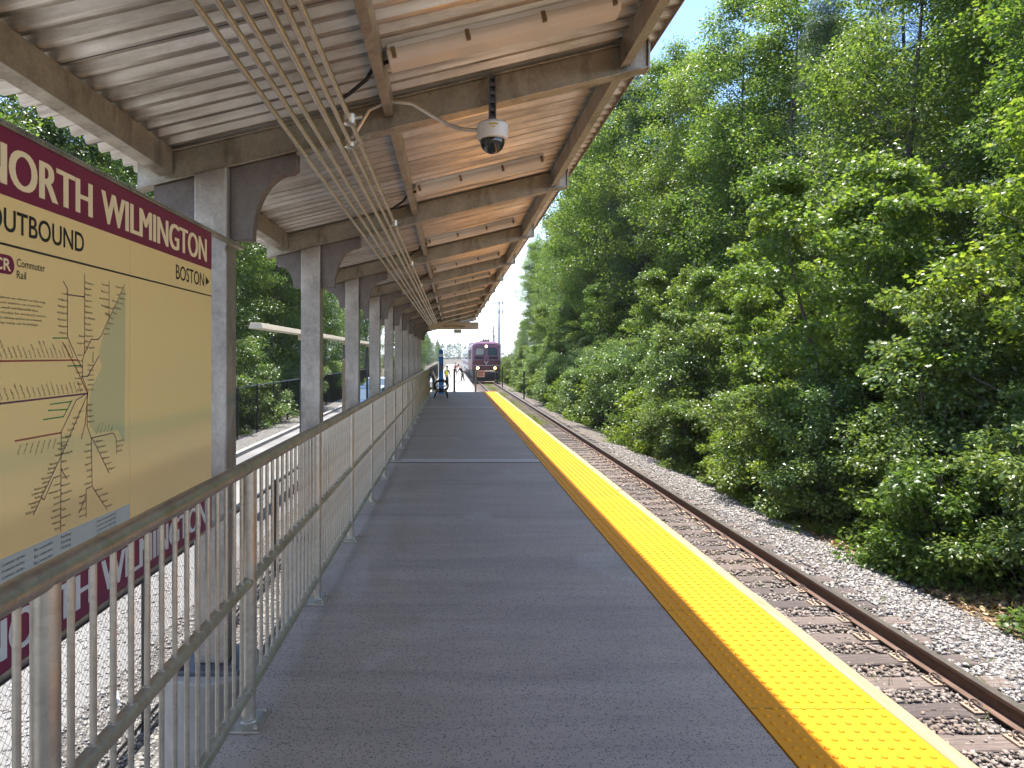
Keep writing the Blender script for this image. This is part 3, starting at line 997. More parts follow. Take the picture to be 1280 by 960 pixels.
# ------------------------------------------------------------------ station sign
SX = -1.28
SG = empty('station_sign', (SX, 1.85, 0.668), 0, 'large cream station sign with burgundy bands and rail map behind the railing', 'sign')
Z0 = CAM_H
def sgn(mb, name, mat, **kw):
    o = mb.build(name, mat, SG, **kw); o.location = -SG.location; return o
YL, YR = 1.85, 3.79
b = MB(); b.box(SX-0.03, SX-0.006, YL, YR, Z0-0.902, Z0+0.655); sgn(b, 'back_panel', M['sign_back'])
b = MB(); b.box(SX-0.0055, SX, YL, 2.828, Z0-0.711, Z0+0.462); b.box(SX-0.0055, SX, 2.831, YR, Z0-0.711, Z0+0.462); sgn(b, 'face_panel', M['cream'])
b = MB(); b.box(SX-0.0055, SX+0.001, YL, YR, Z0+0.4625, Z0+0.655); ub = sgn(b, 'name_band', M['burgundy'])
b = MB(); b.box(SX-0.0055, SX+0.001, YL, YR, Z0-0.902, Z0-0.7115); lb = sgn(b, 'name_band', M['burgundy'])
b = MB(); b.box(SX+0.0005, SX+0.0016, YL, YR, Z0+0.318, Z0+0.3245); sgn(b, 'rule', M['ink'])
# slotted mounting channel along the top
b = MB(); b.box(SX-0.03, SX+0.006, YL, 4.385, Z0+0.656, Z0+0.664)
for y in np.arange(YL, 4.37, 0.024): b.box(SX-0.03, SX+0.006, y, y+0.014, Z0+0.6642, Z0+0.676)
sgn(b, 'mounting_channel', M['galv_beam'])
b = MB(); b.box(SX-0.03, SX+0.004, YL, 4.385, Z0-0.915, Z0-0.9025); sgn(b, 'mounting_channel', M['galv_beam'])

def text_mesh(body, cap, width=None, weight=0.0, res=3):
    """flat lettering in the (u, v) plane, cap height `cap`, left at 0; width stretches it"""
    c = bpy.data.curves.new('lettering', 'FONT'); c.body = body; c.size = 1.0
    c.resolution_u = res; c.offset = weight; c.fill_mode = 'FRONT'
    o = bpy.data.objects.new('lettering', c); COL.objects.link(o)
    dg = bpy.context.evaluated_depsgraph_get()
    me = bpy.data.meshes.new_from_object(o.evaluated_get(dg))
    n = len(me.vertices); co = np.zeros(n*3); me.vertices.foreach_get('co', co); co = co.reshape(-1, 3)
    polys = [tuple(p.vertices) for p in me.polygons]
    bpy.data.objects.remove(o); bpy.data.curves.remove(c); bpy.data.meshes.remove(me)
    if n == 0: return np.zeros((0,2)), []
    H = CAPH
    co = co[:, :2]*cap/H
    co[:, 0] -= co[:, 0].min()
    if width: co[:, 0] *= width/co[:, 0].max()
    return co, polys
CAPH = 1.0
_c, _ = text_mesh('H', 1.0)
CAPH = _c[:, 1].max()
def put_text(mb, body, y, z, cap, width=None, weight=0.0, rot=0.0, anchor='l', out=0.0012, res=3):
    co, polys = text_mesh(body, cap, width, weight, res)
    if len(co) == 0: return
    if anchor == 'r': co[:, 0] -= co[:, 0].max()
    ca, sa = math.cos(rot), math.sin(rot)
    u = co[:, 0]*ca - co[:, 1]*sa; v = co[:, 0]*sa + co[:, 1]*ca
    mb.add([(SX+out, y+a, z+b_) for a, b_ in zip(u, v)], polys)
def band_text(z, parent, mat):
    b = MB()
    for k, s in enumerate((-0.0065, -0.0035, 0.0, 0.0035, 0.0065)):     # heavier strokes
        put_text(b, 'NORTH', 1.925+s, z, 0.116, 0.60, 0.0, out=0.0022+k*0.0002, res=5)
        put_text(b, 'WILMINGTON', 2.60+s, z, 0.116, 1.105, 0.0, out=0.0022+k*0.0002, res=5)
    o = b.build('lettering', mat, parent)
    o.location = (0, 0, 0)
    return o
band_text(Z0+0.493, ub, M['sign_letter'])
M['sign_letter_grey'] = NT('pale_lettering').set(color=(0.62, 0.60, 0.56), rough=0.4).m
band_text(Z0-0.866, lb, M['sign_letter_grey'])
b = MB()
put_text(b, 'OUTBOUND', 1.955, Z0+0.361, 0.064, 0.52, 0.012, res=4)
sgn(b, 'outbound_heading', M['ink']); b = MB()
put_text(b, 'BOSTON', 3.30, Z0+0.361, 0.066, 0.375, 0.006, res=4)
sgn(b, 'boston_heading', M['ink']); b = MB()
b.add([(SX+0.0012, 3.70, Z0+0.37), (SX+0.0012, 3.755, Z0+0.393), (SX+0.0012, 3.70, Z0+0.418)], [(0, 1, 2)])
sgn(b, 'arrow', M['ink']); b = MB()
put_text(b, 'Commuter', 2.092, Z0+0.265, 0.0235, 0.145, 0.0)
put_text(b, 'Rail', 2.092, Z0+0.230, 0.0235, None, 0.0)
sgn(b, 'commuter_rail_heading', M['ink'])
b = MB()
pill = []
for k in range(24):
    w = 2*math.pi*k/24
    cx = 2.052 if math.cos(w) > 0 else 1.985
    pill.append((cx + 0.028*math.cos(w), Z0+0.264 + 0.028*math.sin(w)))
b.prism(pill, SX+0.0004, SX+0.0014, 'X'); pl = sgn(b, 'route_pill', M['burgundy'])
b = MB(); put_text(b, 'CR', 1.985, Z0+0.2475, 0.033, 0.078, 0.02, out=0.002); o = b.build('lettering', M['sign_letter'], pl)

# the rail map: points read on the sign's own plane
def SP(px, py):
    d = 889*(-SX)/(564.5-px)
    return d, Z0 + (445.5-py)*d/889
def A(x, y): return SP(x/4.571, 300+y/4.571)
def B(x, y): return SP(x/4.0, 500+y/4.0)
def flat(mb, pts, out): mb.add([(SX+out, p[0], p[1]) for p in pts], [tuple(range(len(pts)))])
wat = [A(712, 268), A(622, 460), A(590, 545), A(566, 640), A(582, 730), A(520, 850), A(505, 955), B(452, 130), B(475, 165), B(590, 150), B(622, 215), B(622, 0), A(716, 700), A(716, 300)]
b = MB(); flat(b, wat, 0.0004); sgn(b, 'map_water', M['map_water'])
b = MB(); flat(b, [(YL+0.002, Z0-0.70), (2.826, Z0-0.70), (2.826, Z0-0.585), (YL+0.002, Z0-0.575)], 0.0004); sgn(b, 'map_legend', M['map_legend'])
def polyline(mb, pts, w, out=0.001):
    for (p, q) in zip(pts[:-1], pts[1:]):
        dx, dy = q[0]-p[0], q[1]-p[1]; L = math.hypot(dx, dy) or 1
        nx, ny = -dy/L*w/2, dx/L*w/2; ex, ey = dx/L*w*0.4, dy/L*w*0.4
        mb.add([(SX+out, p[0]-ex+nx, p[1]-ey+ny), (SX+out, p[0]-ex-nx, p[1]-ey-ny), (SX+out, q[0]+ex-nx, q[1]+ey-ny), (SX+out, q[0]+ex+nx, q[1]+ey+ny)], [(0, 1, 2, 3)])
L1 = [A(360,235), A(385,280), A(385,555), A(445,690), A(470,730)]
L2 = [A(482,195), A(482,640), A(470,690), A(470,780)]
L3 = [A(622,235), A(622,450)]
L4 = [A(712,255), A(622,450), A(575,550), A(560,568), A(520,568), A(482,650)]
L5 = [(YL+0.01, A(0,692)[1]), A(0,692), A(440,686)]
L6 = [(YL+0.01, A(0,935)[1]-0.004), A(0,935), A(500,877)]
L7 = [A(470,780), A(500,870), B(435,0), B(435,130), B(455,190), B(460,430), B(430,445), B(430,585)]
L8 = [B(460,190), B(545,365)]
L9 = [B(455,190), B(565,165), B(580,190), B(582,270)]
L10 = [B(462,435), B(535,550)]
L11 = [B(430,478), B(395,565)]
L12 = [A(490,880), B(380,0), B(305,160), B(302,655)]
L13 = [B(75,205), B(305,163)]
L14 = [A(500,880), B(300,290), B(165,575)]
L15 = [B(303,345), B(335,395)]
L16 = [B(300,378), B(266,390), B(220,498), B(205,490)]
lines = MB()
for l in (L1, L2, L3, L4, L7, L8, L9, L10, L11, L12, L14, L15, L16): polyline(lines, l, 0.0034)
polyline(lines, [A(385,312), A(482,325)], 0.004)
polyline(lines, L6, 0.0058)
polyline(lines, [A(565,662), A(500,778), A(465,780)], 0.004)
sgn(lines, 'map_route', M['line_purple'])
b = MB()
polyline(b, L5, 0.0055); polyline(b, [A(355,585), A(380,625), A(455,775), A(500,880), B(425,120), B(405,195)], 0.004); polyline(b, L13, 0.0052)
sgn(b, 'map_route', M['line_red'])
b = MB()
for l in ([B(360,0), B(316,83), B(215,98)], [B(335,47), B(240,52)], [B(352,8), B(250,22)], [A(460,716), A(385,720)], [A(380,560), A(300,560)], [A(530,640), A(530,700)]): polyline(b, l, 0.004)
sgn(b, 'map_route', M['line_green'])
names = MB()
ST = ['Lowell', 'N. Billerica', 'Wilmington', 'W. Medford', 'Winchester', 'Mishawum', 'Anderson', 'Wedgemere', 'Haverhill', 'Bradford', 'Lawrence', 'Andover', 'Ballardvale', 'N. Wilmington', 'Reading', 'Wakefield', 'Greenwood', 'Melrose', 'Wyoming Hill', 'Malden', 'Rockport', 'Gloucester', 'Manchester', 'Beverly Farms', 'Montserrat', 'Salem', 'Swampscott', 'Lynn', 'Chelsea', 'Newburyport', 'Rowley', 'Ipswich', 'Hamilton', 'N. Beverly',
      'Fitchburg', 'Shirley', 'Ayer', 'Littleton', 'Acton', 'Concord', 'Lincoln', 'Kendal Green', 'Brandeis', 'Waltham', 'Waverley', 'Belmont', 'Porter', 'Worcester', 'Grafton', 'Westborough', 'Southborough', 'Ashland', 'Framingham', 'Natick', 'Wellesley', 'Auburndale', 'Newtonville', 'Yawkey', 'Back Bay', 'Ruggles', 'Forest Hills', 'Hyde Park', 'Readville', 'Canton', 'Sharon', 'Mansfield', 'Attleboro', 'Providence',
      'Walpole', 'Norfolk', 'Franklin', 'Needham', 'Braintree', 'Holbrook', 'Montello', 'Brockton', 'Campello', 'Bridgewater', 'Weymouth', 'Abington', 'Whitman', 'Hanson', 'Halifax', 'Kingston', 'Plymouth', 'Cohasset', 'Greenbush', 'Scituate', 'Stoughton', 'Quincy']
si = [0]
def stations(pts, n, side, cap=0.0078, rot=0.0, off=0.006, tick=True):
    P, Q = pts
    for i in range(n):
        t = (i+0.5)/n
        y = P[0]+(Q[0]-P[0])*t; z = P[1]+(Q[1]-P[1])*t
        s = ST[si[0] % len(ST)]; si[0] += 1
        if rot:
            put_text(names, s, y + off*math.cos(rot), z + off*math.sin(rot), cap, None, 0.0, rot, 'l', 0.0011, 1)
        elif side > 0: put_text(names, s, y+off, z-cap/2, cap, None, 0.0, 0, 'l', 0.0011, 1)
        else: put_text(names, s, y-off, z-cap/2, cap, None, 0.0, 0, 'r', 0.0011, 1)
        if tick: polyline(names, [(y, z), (y+side*off*0.8, z)], 0.0016, 0.0008)
stations((A(385,290), A(385,550)), 7, -1)
stations((A(482,225), A(482,630)), 12, 1)
stations((A(482,530), A(482,610)), 2, -1)
stations((A(622,240), A(622,440)), 5, -1)
stations((A(712,255), A(622,450)), 5, -1); stations((A(700,290), A(580,550)), 9, 1)
stations((A(5,690), A(435,684)), 17, 1, 0.0075, 2.15, 0.012, False)
stations((A(5,932), A(480,880)), 17, 1, 0.0075, 2.1, 0.012, False)
stations((B(90,205), B(295,168)), 7, 1, 0.0065, -2.05, 0.012, False)
stations((B(435,10), B(435,125)), 4, 1); stations((B(460,200), B(460,425)), 7, -1)
stations((B(465,195), B(543,360)), 6, 1); stations((B(430,455), B(430,585)), 4, -1); stations((B(465,440), B(535,548)), 4, 1)
stations((B(303,170), B(302,650)), 12, 1); stations((B(302,400), B(302,650)), 8, -1)
stations((B(420,40), B(305,285)), 8, -1); stations((B(295,300), B(170,565)), 11, -1)
stations((B(470,186), B(560,168)), 5, 1, 0.0065, 1.05, 0.010, False); stations((B(581,195), B(582,268)), 3, 1)
stations((A(470,640), A(475,870)), 7, -1, 0.007); stations((A(500,700), A(500,870)), 6, 1, 0.007)
for i in range(6): put_text(names, ['Accessible stations are shown on this map', 'Parking at most stations on every line', 'Boston and Lowell and Haverhill lines', 'See posted schedule for weekend service', 'Connections to subway and bus at terminals', 'Service may vary on holidays'][i], 1.92, A(0, 330)[1]-0.0145*i, 0.0072, 0.32 - 0.02*(i % 3), 0, 0, 'l', 0.0011, 1)
for i in range(4): put_text(names, 'Commuter rail line', 2.02+0.0, Z0-0.600-0.018*i, 0.009, 0.11, 0, 0, 'l', 0.0011, 1)
for i in range(3): put_text(names, 'Bus connection', 2.18, Z0-0.600-0.02*i, 0.010, 0.10, 0, 0, 'l', 0.0011, 1)
for i in range(3): put_text(names, 'Parking', 2.33, Z0-0.598-0.018*i, 0.010, 0.06, 0, 0, 'l', 0.0011, 1)
for i in range(4): put_text(names, 'Outbound trains depart daily', 2.56, Z0-0.600-0.016*i, 0.008, 0.15, 0, 0, 'l', 0.0011, 1)
sgn(names, 'map_lettering', M['ink'])
# ------------------------------------------------------------------ hanging sign at the far end
hx0, hx1, hy = -0.93, 1.09, 28.55
hb = empty('hanging_sign', (0.08, hy, 2.82), 0, 'long beige board hanging across the far end of the canopy', 'hanging sign')
b = MB(); b.box(hx0-0.08, hx1-0.08, -0.04, 0.04, -0.165, 0.125); b.build('board', M['cream_board'] if 'cream_board' in M else M.setdefault('cream_board', m_simple('beige_board', (0.56, 0.47, 0.33), 0.5, 0, 0.06)), hb, bevel=0.006)
b = MB()
for x in (-0.5, 0.15, 0.22): b.tube([(x, 0, 0.126), (x, 0, 0.60)], 0.012, 8)
b.build('hanger', M['steel_dark'], hb)
co, polys = text_mesh('North Wilmington', 0.085, 0.86, 0.01)
b = MB(); b.add([(u-0.42, -0.0415, v-0.07) for u, v in co], polys); b.build('lettering', M['ink'], hb)
b = MB(); b.box(0.01, 0.32, -0.02, 0.02, -0.315, -0.172); b.build('lower_plate', M.setdefault('green_plate', m_simple('pale_green_plate', (0.42, 0.50, 0.36), 0.5)), hb, bevel=0.004)

# ------------------------------------------------------------------ bench with looped arms
bn = empty('bench', (-0.42, 26.75, 0), 0, 'black metal bench with looped arms beside the railing end', 'bench')
for yy in (0.0, 1.5):
    b = MB()
    loop = [(0.02 + 0.27*math.cos(w), yy, 0.44 + 0.20*math.sin(w)) for w in np.linspace(0, 2*math.pi, 22, endpoint=False)]
    b.tube(loop, 0.026, 8, closed=True)
    b.tube([(-0.24, yy, 0.0), (-0.20, yy, 0.14), (-0.12, yy, 0.27), (0.16, yy, 0.27), (0.24, yy, 0.14), (0.27, yy, 0.0)], 0.026, 8)
    b.tube([(-0.20, yy, 0.30), (-0.25, yy, 0.55), (-0.31, yy, 0.78), (-0.42, yy, 0.93)], 0.028, 8)
    b.build('side_frame', M['black_metal'], bn, smooth=True)
b = MB()
for i in range(7):
    x = -0.19 + 0.063*i; b.box(x, x+0.045, 0, 1.5, 0.425 - 0.006*math.sin(i/6*math.pi), 0.442 - 0.006*math.sin(i/6*math.pi))
b.build('seat', M['black_metal'], bn)
b = MB()
for i in range(7):
    t = i/6; b.box(-0.215-0.15*t-0.01, -0.215-0.15*t+0.012, 0, 1.5, 0.5+0.058*i, 0.542+0.058*i)
b.build('backrest', M['black_metal'], bn)

# ------------------------------------------------------------------ blue call post
M['blue'] = m_simple('blue_paint', (0.018, 0.18, 0.52), 0.35, 0, 0.12)
M['white_paint'] = m_simple('white_paint', (0.78, 0.79, 0.8), 0.4, 0, 0.05)
tt = empty('call_post', (-0.44, 29.9, 0), 0, 'tall blue emergency call post with a white band, behind the bench', 'call post')
b = MB(); b.lathe((0,0,0), [(0.115, 0), (0.115, 0.62), (0.095, 0.66), (0.095, 1.55)], 20); b.build('shaft', M['blue'], tt, smooth=True)
b = MB(); b.lathe((0,0,0), [(0.10, 1.552), (0.10, 1.66)], 20); b.build('white_band', M['white_paint'], tt, smooth=True)
b = MB(); b.lathe((0,0,0), [(0.09, 1.662), (0.09, 1.80), (0.05, 1.86)], 20); b.build('lamp_cap', M['blue'], tt, smooth=True)
b = MB(); b.box(-0.06, 0.06, -0.125, -0.09, 0.95, 1.25); b.build('call_panel', M['steel_dark'], tt, bevel=0.005)

# ------------------------------------------------------------------ end gate
gt = empty('end_gate', (1.06, 31.45, 0), 0, 'steel gate with a small notice at the end of the raised platform', 'gate')
b = MB(); b.tube([(0, 0, 0), (0, 0, 1.07)], 0.045, 14); b.build('post', M['galv_rail'], gt, smooth=True)
b = MB(); b.tube([(0.02, 0, 0.92), (0.86, 0, 0.92)], 0.016, 8); b.tube([(0.02, 0, 0.45), (0.86, 0, 0.45)], 0.012, 8); b.tube([(0.86, 0, 0.45), (0.86, 0, 0.92)], 0.012, 8); b.build('bar', M['galv_rail'], gt, smooth=True)
M['notice'] = m_simple('pinkish_notice', (0.66, 0.50, 0.42), 0.5, 0, 0.1)
b = MB(); b.box(0.07, 0.40, -0.03, -0.018, 0.66, 0.95); n_ = b.build('notice', M['notice'], gt)
b = MB(); b.box(0.11, 0.36, -0.0325, -0.0305, 0.845, 0.90); b.box(0.11, 0.33, -0.0325, -0.0305, 0.78, 0.815); b.box(0.11, 0.36, -0.0325, -0.0305, 0.72, 0.755)
M['notice_red'] = m_simple('red_print', (0.35, 0.10, 0.08), 0.6); b.build('printed_line', M['notice_red'], n_)
b = MB(); b.tube([(0.12, 31.45, 0), (0.12, 31.45, 0.98)], 0.04, 12)
b.lathe((0.12, 31.45, 0.98), [(0.05, 0), (0.05, 0.03), (0.02, 0.05)], 12)
b.lathe((0.12, 31.45, 0.0), [(0.09, 0), (0.09, 0.015), (0.045, 0.02)], 12)
tag(b.build('ramp_post', M['black_metal'], smooth=True), 'thin black post at the head of the ramp, left of the gate', 'post')
rr_ = empty('ramp_railing', (-0.85, 38, 0), 0, 'grey ramp railing leading down past the blue call post', 'railing')
b = MB()
def rz_(y): return -0.01 - (y-31.56)*0.0840
for z in (0.95, 0.55): b.tube([(0, 31.7-38, rz_(31.7)+z), (0, 43.4-38, rz_(43.4)+z)], 0.022, 10)
b.build('rail', M['galv_rail'], rr_, smooth=True)
for y in np.arange(31.8, 43.4, 1.9):
    b = MB(); b.tube([(0, y-38, rz_(y)), (0, y-38, rz_(y)+0.95)], 0.024, 10); b.build('post', M['galv_rail'], rr_, smooth=True)

# ------------------------------------------------------------------ locomotive and coaches
M['loco_purple'] = m_simple('purple_locomotive_paint', (0.22, 0.10, 0.17), 0.32, 0.1, 0.15, 1.5, 0.02)
M['loco_maroon'] = m_simple('dark_maroon_paint', (0.12, 0.026, 0.034), 0.38, 0, 0.2, 1.5, 0.02)
M['loco_grey'] = m_simple('grey_locomotive_roof', (0.42, 0.40, 0.42), 0.4, 0.2, 0.1, 1.5)
M['loco_dark'] = m_simple('dark_underframe', (0.035, 0.03, 0.03), 0.7, 0.1, 0.3)
M['silver'] = m_simple('ribbed_silver_coach', (0.50, 0.50, 0.52), 0.35, 0.7, 0.08, 2)
t = NT('dark_glass'); t.set(color=(0.05, 0.085, 0.12), rough=0.06, spec=0.8); M['glass'] = t.m
def emit(name, col, st):
    t = NT(name); t.set(color=(0.9, 0.85, 0.7)); t.b.inputs['Emission Color'].default_value = col+(1,); t.b.inputs['Emission Strength'].default_value = st; return t.m
M['headlight'] = emit('lit_headlight', (1.0, 0.50, 0.13), 4.5)
M['headlight_hot'] = emit('lit_headlight_core', (1.0, 0.62, 0.22), 7)
def section(w, zlo, zhi, rtop, rlow=0.1, n=6):
    P = []
    for k in range(n+1):
        a = math.pi/2*k/n; P.append((w/2-rtop+rtop*math.cos(a), zhi-rtop*0.75+rtop*0.75*math.sin(a)))
    for k in range(n+1):
        a = math.pi/2 + math.pi/2*k/n; P.append((-w/2+rtop+rtop*math.cos(a), zhi-rtop*0.75+rtop*0.75*math.sin(a)))
    P += [(-w/2, zlo), (w/2, zlo)]
    return P
def loft(stations, mb):
    n = len(stations[0][1]); vs, fs = [], []
    for y, sec in stations:
        vs += [(x, y, z) for x, z in sec]
    for i in range(len(stations)-1):
        for k in range(n):
            l = (k+1) % n
            fs.append((i*n+k, i*n+l, (i+1)*n+l, (i+1)*n+k))
    fs.append(tuple(range(n))); fs.append(tuple((len(stations)-1)*n+k for k in reversed(range(n))))
    return mb.add(vs, fs)
lo = empty('locomotive', (TRACK_X, 76, RAILTOP), 0, 'purple and maroon diesel locomotive with lit headlights coming along the track', 'locomotive')
b = MB(); loft([(0.0, section(2.74, 2.33, 4.12, 0.62)), (0.10, section(2.98, 2.33, 4.26, 0.66)), (0.5, section(3.05, 2.33, 4.32, 0.66)), (16.5, section(3.05, 2.33, 4.32, 0.66))], b)
b.build('hood', M['loco_purple'], lo, smooth=True, angle=30)
b = MB(); loft([(-0.16, section(2.7, 1.25, 2.31, 0.18)), (-0.02, section(3.0, 1.25, 2.325, 0.18)), (0.4, section(3.04, 1.25, 2.325, 0.05)), (16.5, section(3.04, 1.25, 2.325, 0.05))], b)
b.build('nose', M['loco_maroon'], lo, smooth=True, angle=30)
b = MB(); b.prism([(-1.3, 0.25), (1.3, 0.25), (1.46, 1.24), (-1.46, 1.24)], -0.22, 0.3, 'Y'); b.box(-1.3, 1.3, 0.3, 16.4, 0.55, 1.245)
b.build('pilot', M['loco_dark'], lo, bevel=0.02)
for s in (-1, 1):
    b = MB(); b.prism([(s*0.16, 2.86), (s*1.12, 2.83), (s*1.20, 3.0), (s*1.14, 3.55), (s*0.95, 3.68), (s*0.30, 3.70), (s*0.16, 3.58)], -0.025, 0.02, 'Y')
    fr = b.build('windshield_frame', M['loco_dark'], lo)
    b = MB(); b.prism([(s*0.21, 2.91), (s*1.09, 2.88), (s*1.15, 3.02), (s*1.09, 3.51), (s*0.93, 3.63), (s*0.32, 3.65), (s*0.21, 3.55)], -0.04, -0.026, 'Y'); b.build('windshield', M['glass'], fr)
    b = MB(); b.box(min(s*0.28, s*1.22), max(s*0.28, s*1.22), -0.03, 0.02, 2.46, 2.72); g_ = b.build('grille', M['loco_dark'], lo)
    b = MB(); b.lathe((s*0.92, -0.19, 1.50), [(0.17, 0.06), (0.17, -0.03), (0.14, -0.035)], 20, 'Y'); hl = b.build('headlight', M['steel_dark'], lo, smooth=True)
    b = MB(); b.lathe((s*0.92, -0.19, 1.50), [(0.135, -0.037), (0.10, -0.055), (0.03, -0.06)], 20, 'Y'); b.build('lamp_lens', M['headlight'] if s > 0 else M['headlight_hot'], hl, smooth=True)
    b = MB(); b.tube([(s*1.35, -0.12, 1.1), (s*1.38, -0.14, 1.9)], 0.02, 8); b.tube([(s*1.30, -0.22, 1.05), (s*0.5, -0.24, 1.05)], 0.02, 8); b.build('handrail', M['loco_grey'], lo)
    b = MB(); b.box(s*1.53 if s > 0 else -1.545, 1.545 if s > 0 else s*1.53, 0.9, 1.9, 3.0, 3.6); b.build('side_window', M['glass'], lo)
    b = MB()
    for y in np.arange(3.2, 15.5, 1.4): b.box(s*1.527 if s > 0 else -1.54, 1.54 if s > 0 else s*1.527, y, y+1.1, 2.4, 3.5)
    b.build('side_grille', M['loco_dark'], lo)
b = MB(); b.lathe((0, 0.02, 3.82), [(0.16, 0.02), (0.16, -0.05), (0.13, -0.055)], 20, 'Y'); hl = b.build('headlight', M['loco_grey'], lo, smooth=True)
b = MB(); b.lathe((0, 0.02, 3.82), [(0.12, -0.057), (0.04, -0.07)], 20, 'Y'); b.build('lamp_lens', M['headlight_hot'], hl, smooth=True)
b = MB(); b.prism([(-1.0, 4.15), (1.0, 4.15), (0.75, 4.36), (-0.75, 4.36)], 0.6, 16, 'Y'); b.build('roof_panel', M['loco_grey'], lo)
b = MB(); b.box(-0.36, 0.36, 1.0, 1.25, 4.361, 4.45)
for x in (-0.25, 0, 0.25): b.lathe((x, 1.1, 4.52), [(0.05, 0.3), (0.05, 0.0), (0.11, -0.22)], 12, 'Y')
b.box(-0.5, 0.5, 2.5, 4, 4.361, 4.5)
b.build('air_horn', M['loco_dark'], lo)
b = MB(); b.box(-1.30, 1.30, -0.20, -0.165, 1.74, 1.80); b.box(-1.3, 1.3, -0.21, -0.166, 1.16, 1.19); b.build('stripe', M['loco_grey'], lo)
b = MB(); b.box(-0.15, 0.15, -0.17, 0.02, 1.0, 1.22); b.build('number_plate', M['loco_grey'], lo)
b = MB(); b.box(-0.17, 0.17, -0.75, 0.1, 0.62, 0.92); b.box(-0.26, 0.26, -0.9, -0.72, 0.58, 0.98); b.build('coupler', M['loco_dark'], lo, bevel=0.02)
# emblem: white chevron and stem on the nose
b = MB()
for s in (-1, 1): b.prism([(s*0.02, 1.98), (s*0.26, 2.24), (s*0.19, 2.24), (s*0.02, 2.07)], -0.19, -0.165, 'Y')
b.box(-0.035, 0.035, -0.19, -0.165, 1.84, 1.97)
b.build('emblem', M['white_paint'], lo)
def truck(y, parent):
    t_ = MB(); t_.box(-1.15, -0.9, y-1.9, y+1.9, 0.45, 0.75); t_.box(0.9, 1.15, y-1.9, y+1.9, 0.45, 0.75); o = t_.build('truck', M['loco_dark'], parent)
    for dy in (-1.2, 1.2):
        for s in (-1, 1):
            w = MB(); w.lathe((s*0.753, y+dy, 0.5), [(0.50, -0.06), (0.50, 0.06), (0.42, 0.065)], 20, 'X'); w.build('wheel', M['rail_rust'], o, smooth=True)
truck(2.8, lo); truck(13.2, lo)
co0 = empty('rail_coach', (TRACK_X, 94, RAILTOP), 0, 'silver passenger coach directly behind the locomotive', 'coach', 'coaches of the train')
b = MB(); loft([(0, section(3.0, 1.0, 4.1, 0.7)), (25, section(3.0, 1.0, 4.1, 0.7))], b); b.build('body', M['silver'], co0, smooth=True, angle=30)
for s in (-1, 1):
    b = MB(); b.box(*sorted((s*1.502, s*1.512)), 1.5, 23.5, 2.35, 3.15); b.build('window_band', M['glass'], co0)
    b = MB(); b.box(*sorted((s*1.502, s*1.510)), 0.2, 24.8, 1.55, 1.95); b.build('stripe', M['loco_purple'], co0)
b = MB(); b.box(-1.2, 1.2, 0.5, 24.5, 0.6, 0.98); b.build('underframe', M['loco_dark'], co0)
truck(3, co0); truck(22, co0)
copy_tree(co0, (TRACK_X, 120, RAILTOP), label='silver passenger coach second behind the locomotive')

# ------------------------------------------------------------------ people
M['skin'] = m_simple('skin', (0.50, 0.31, 0.22), 0.5, 0, 0.05)
M['hair'] = m_simple('dark_hair', (0.03, 0.022, 0.018), 0.6)
M['vest'] = m_simple('yellow_safety_vest', (0.80, 0.74, 0.02), 0.6, 0, 0.08)
M['navy'] = m_simple('dark_navy_cloth', (0.025, 0.028, 0.045), 0.8)
M['red_cloth'] = m_simple('red_cloth', (0.42, 0.05, 0.04), 0.8)
M['khaki'] = m_simple('grey_cloth', (0.16, 0.15, 0.14), 0.8)
def skin_chain(name, joints, edges, mat, parent, sub=1, root=0):
    me = bpy.data.meshes.new(name)
    me.from_pydata([j[:3] for j in joints], edges, [])
    me.materials.append(mat)
    o = link(bpy.data.objects.new(name, me)); o.parent = parent
    md = o.modifiers.new('skin', 'SKIN')
    if not me.skin_vertices: 
        bm = bmesh.new(); bm.from_mesh(me); bm.verts.layers.skin.verify(); bm.to_mesh(me); bm.free()
    sv = me.skin_vertices[0].data
    for i, j in enumerate(joints):
        sv[i].radius = (j[3], j[4] if len(j) > 4 else j[3]); sv[i].use_root = (i == root)
    md.use_smooth_shade = True
    ss = o.modifiers.new('sub', 'SUBSURF'); ss.levels = sub; ss.render_levels = sub
    return o
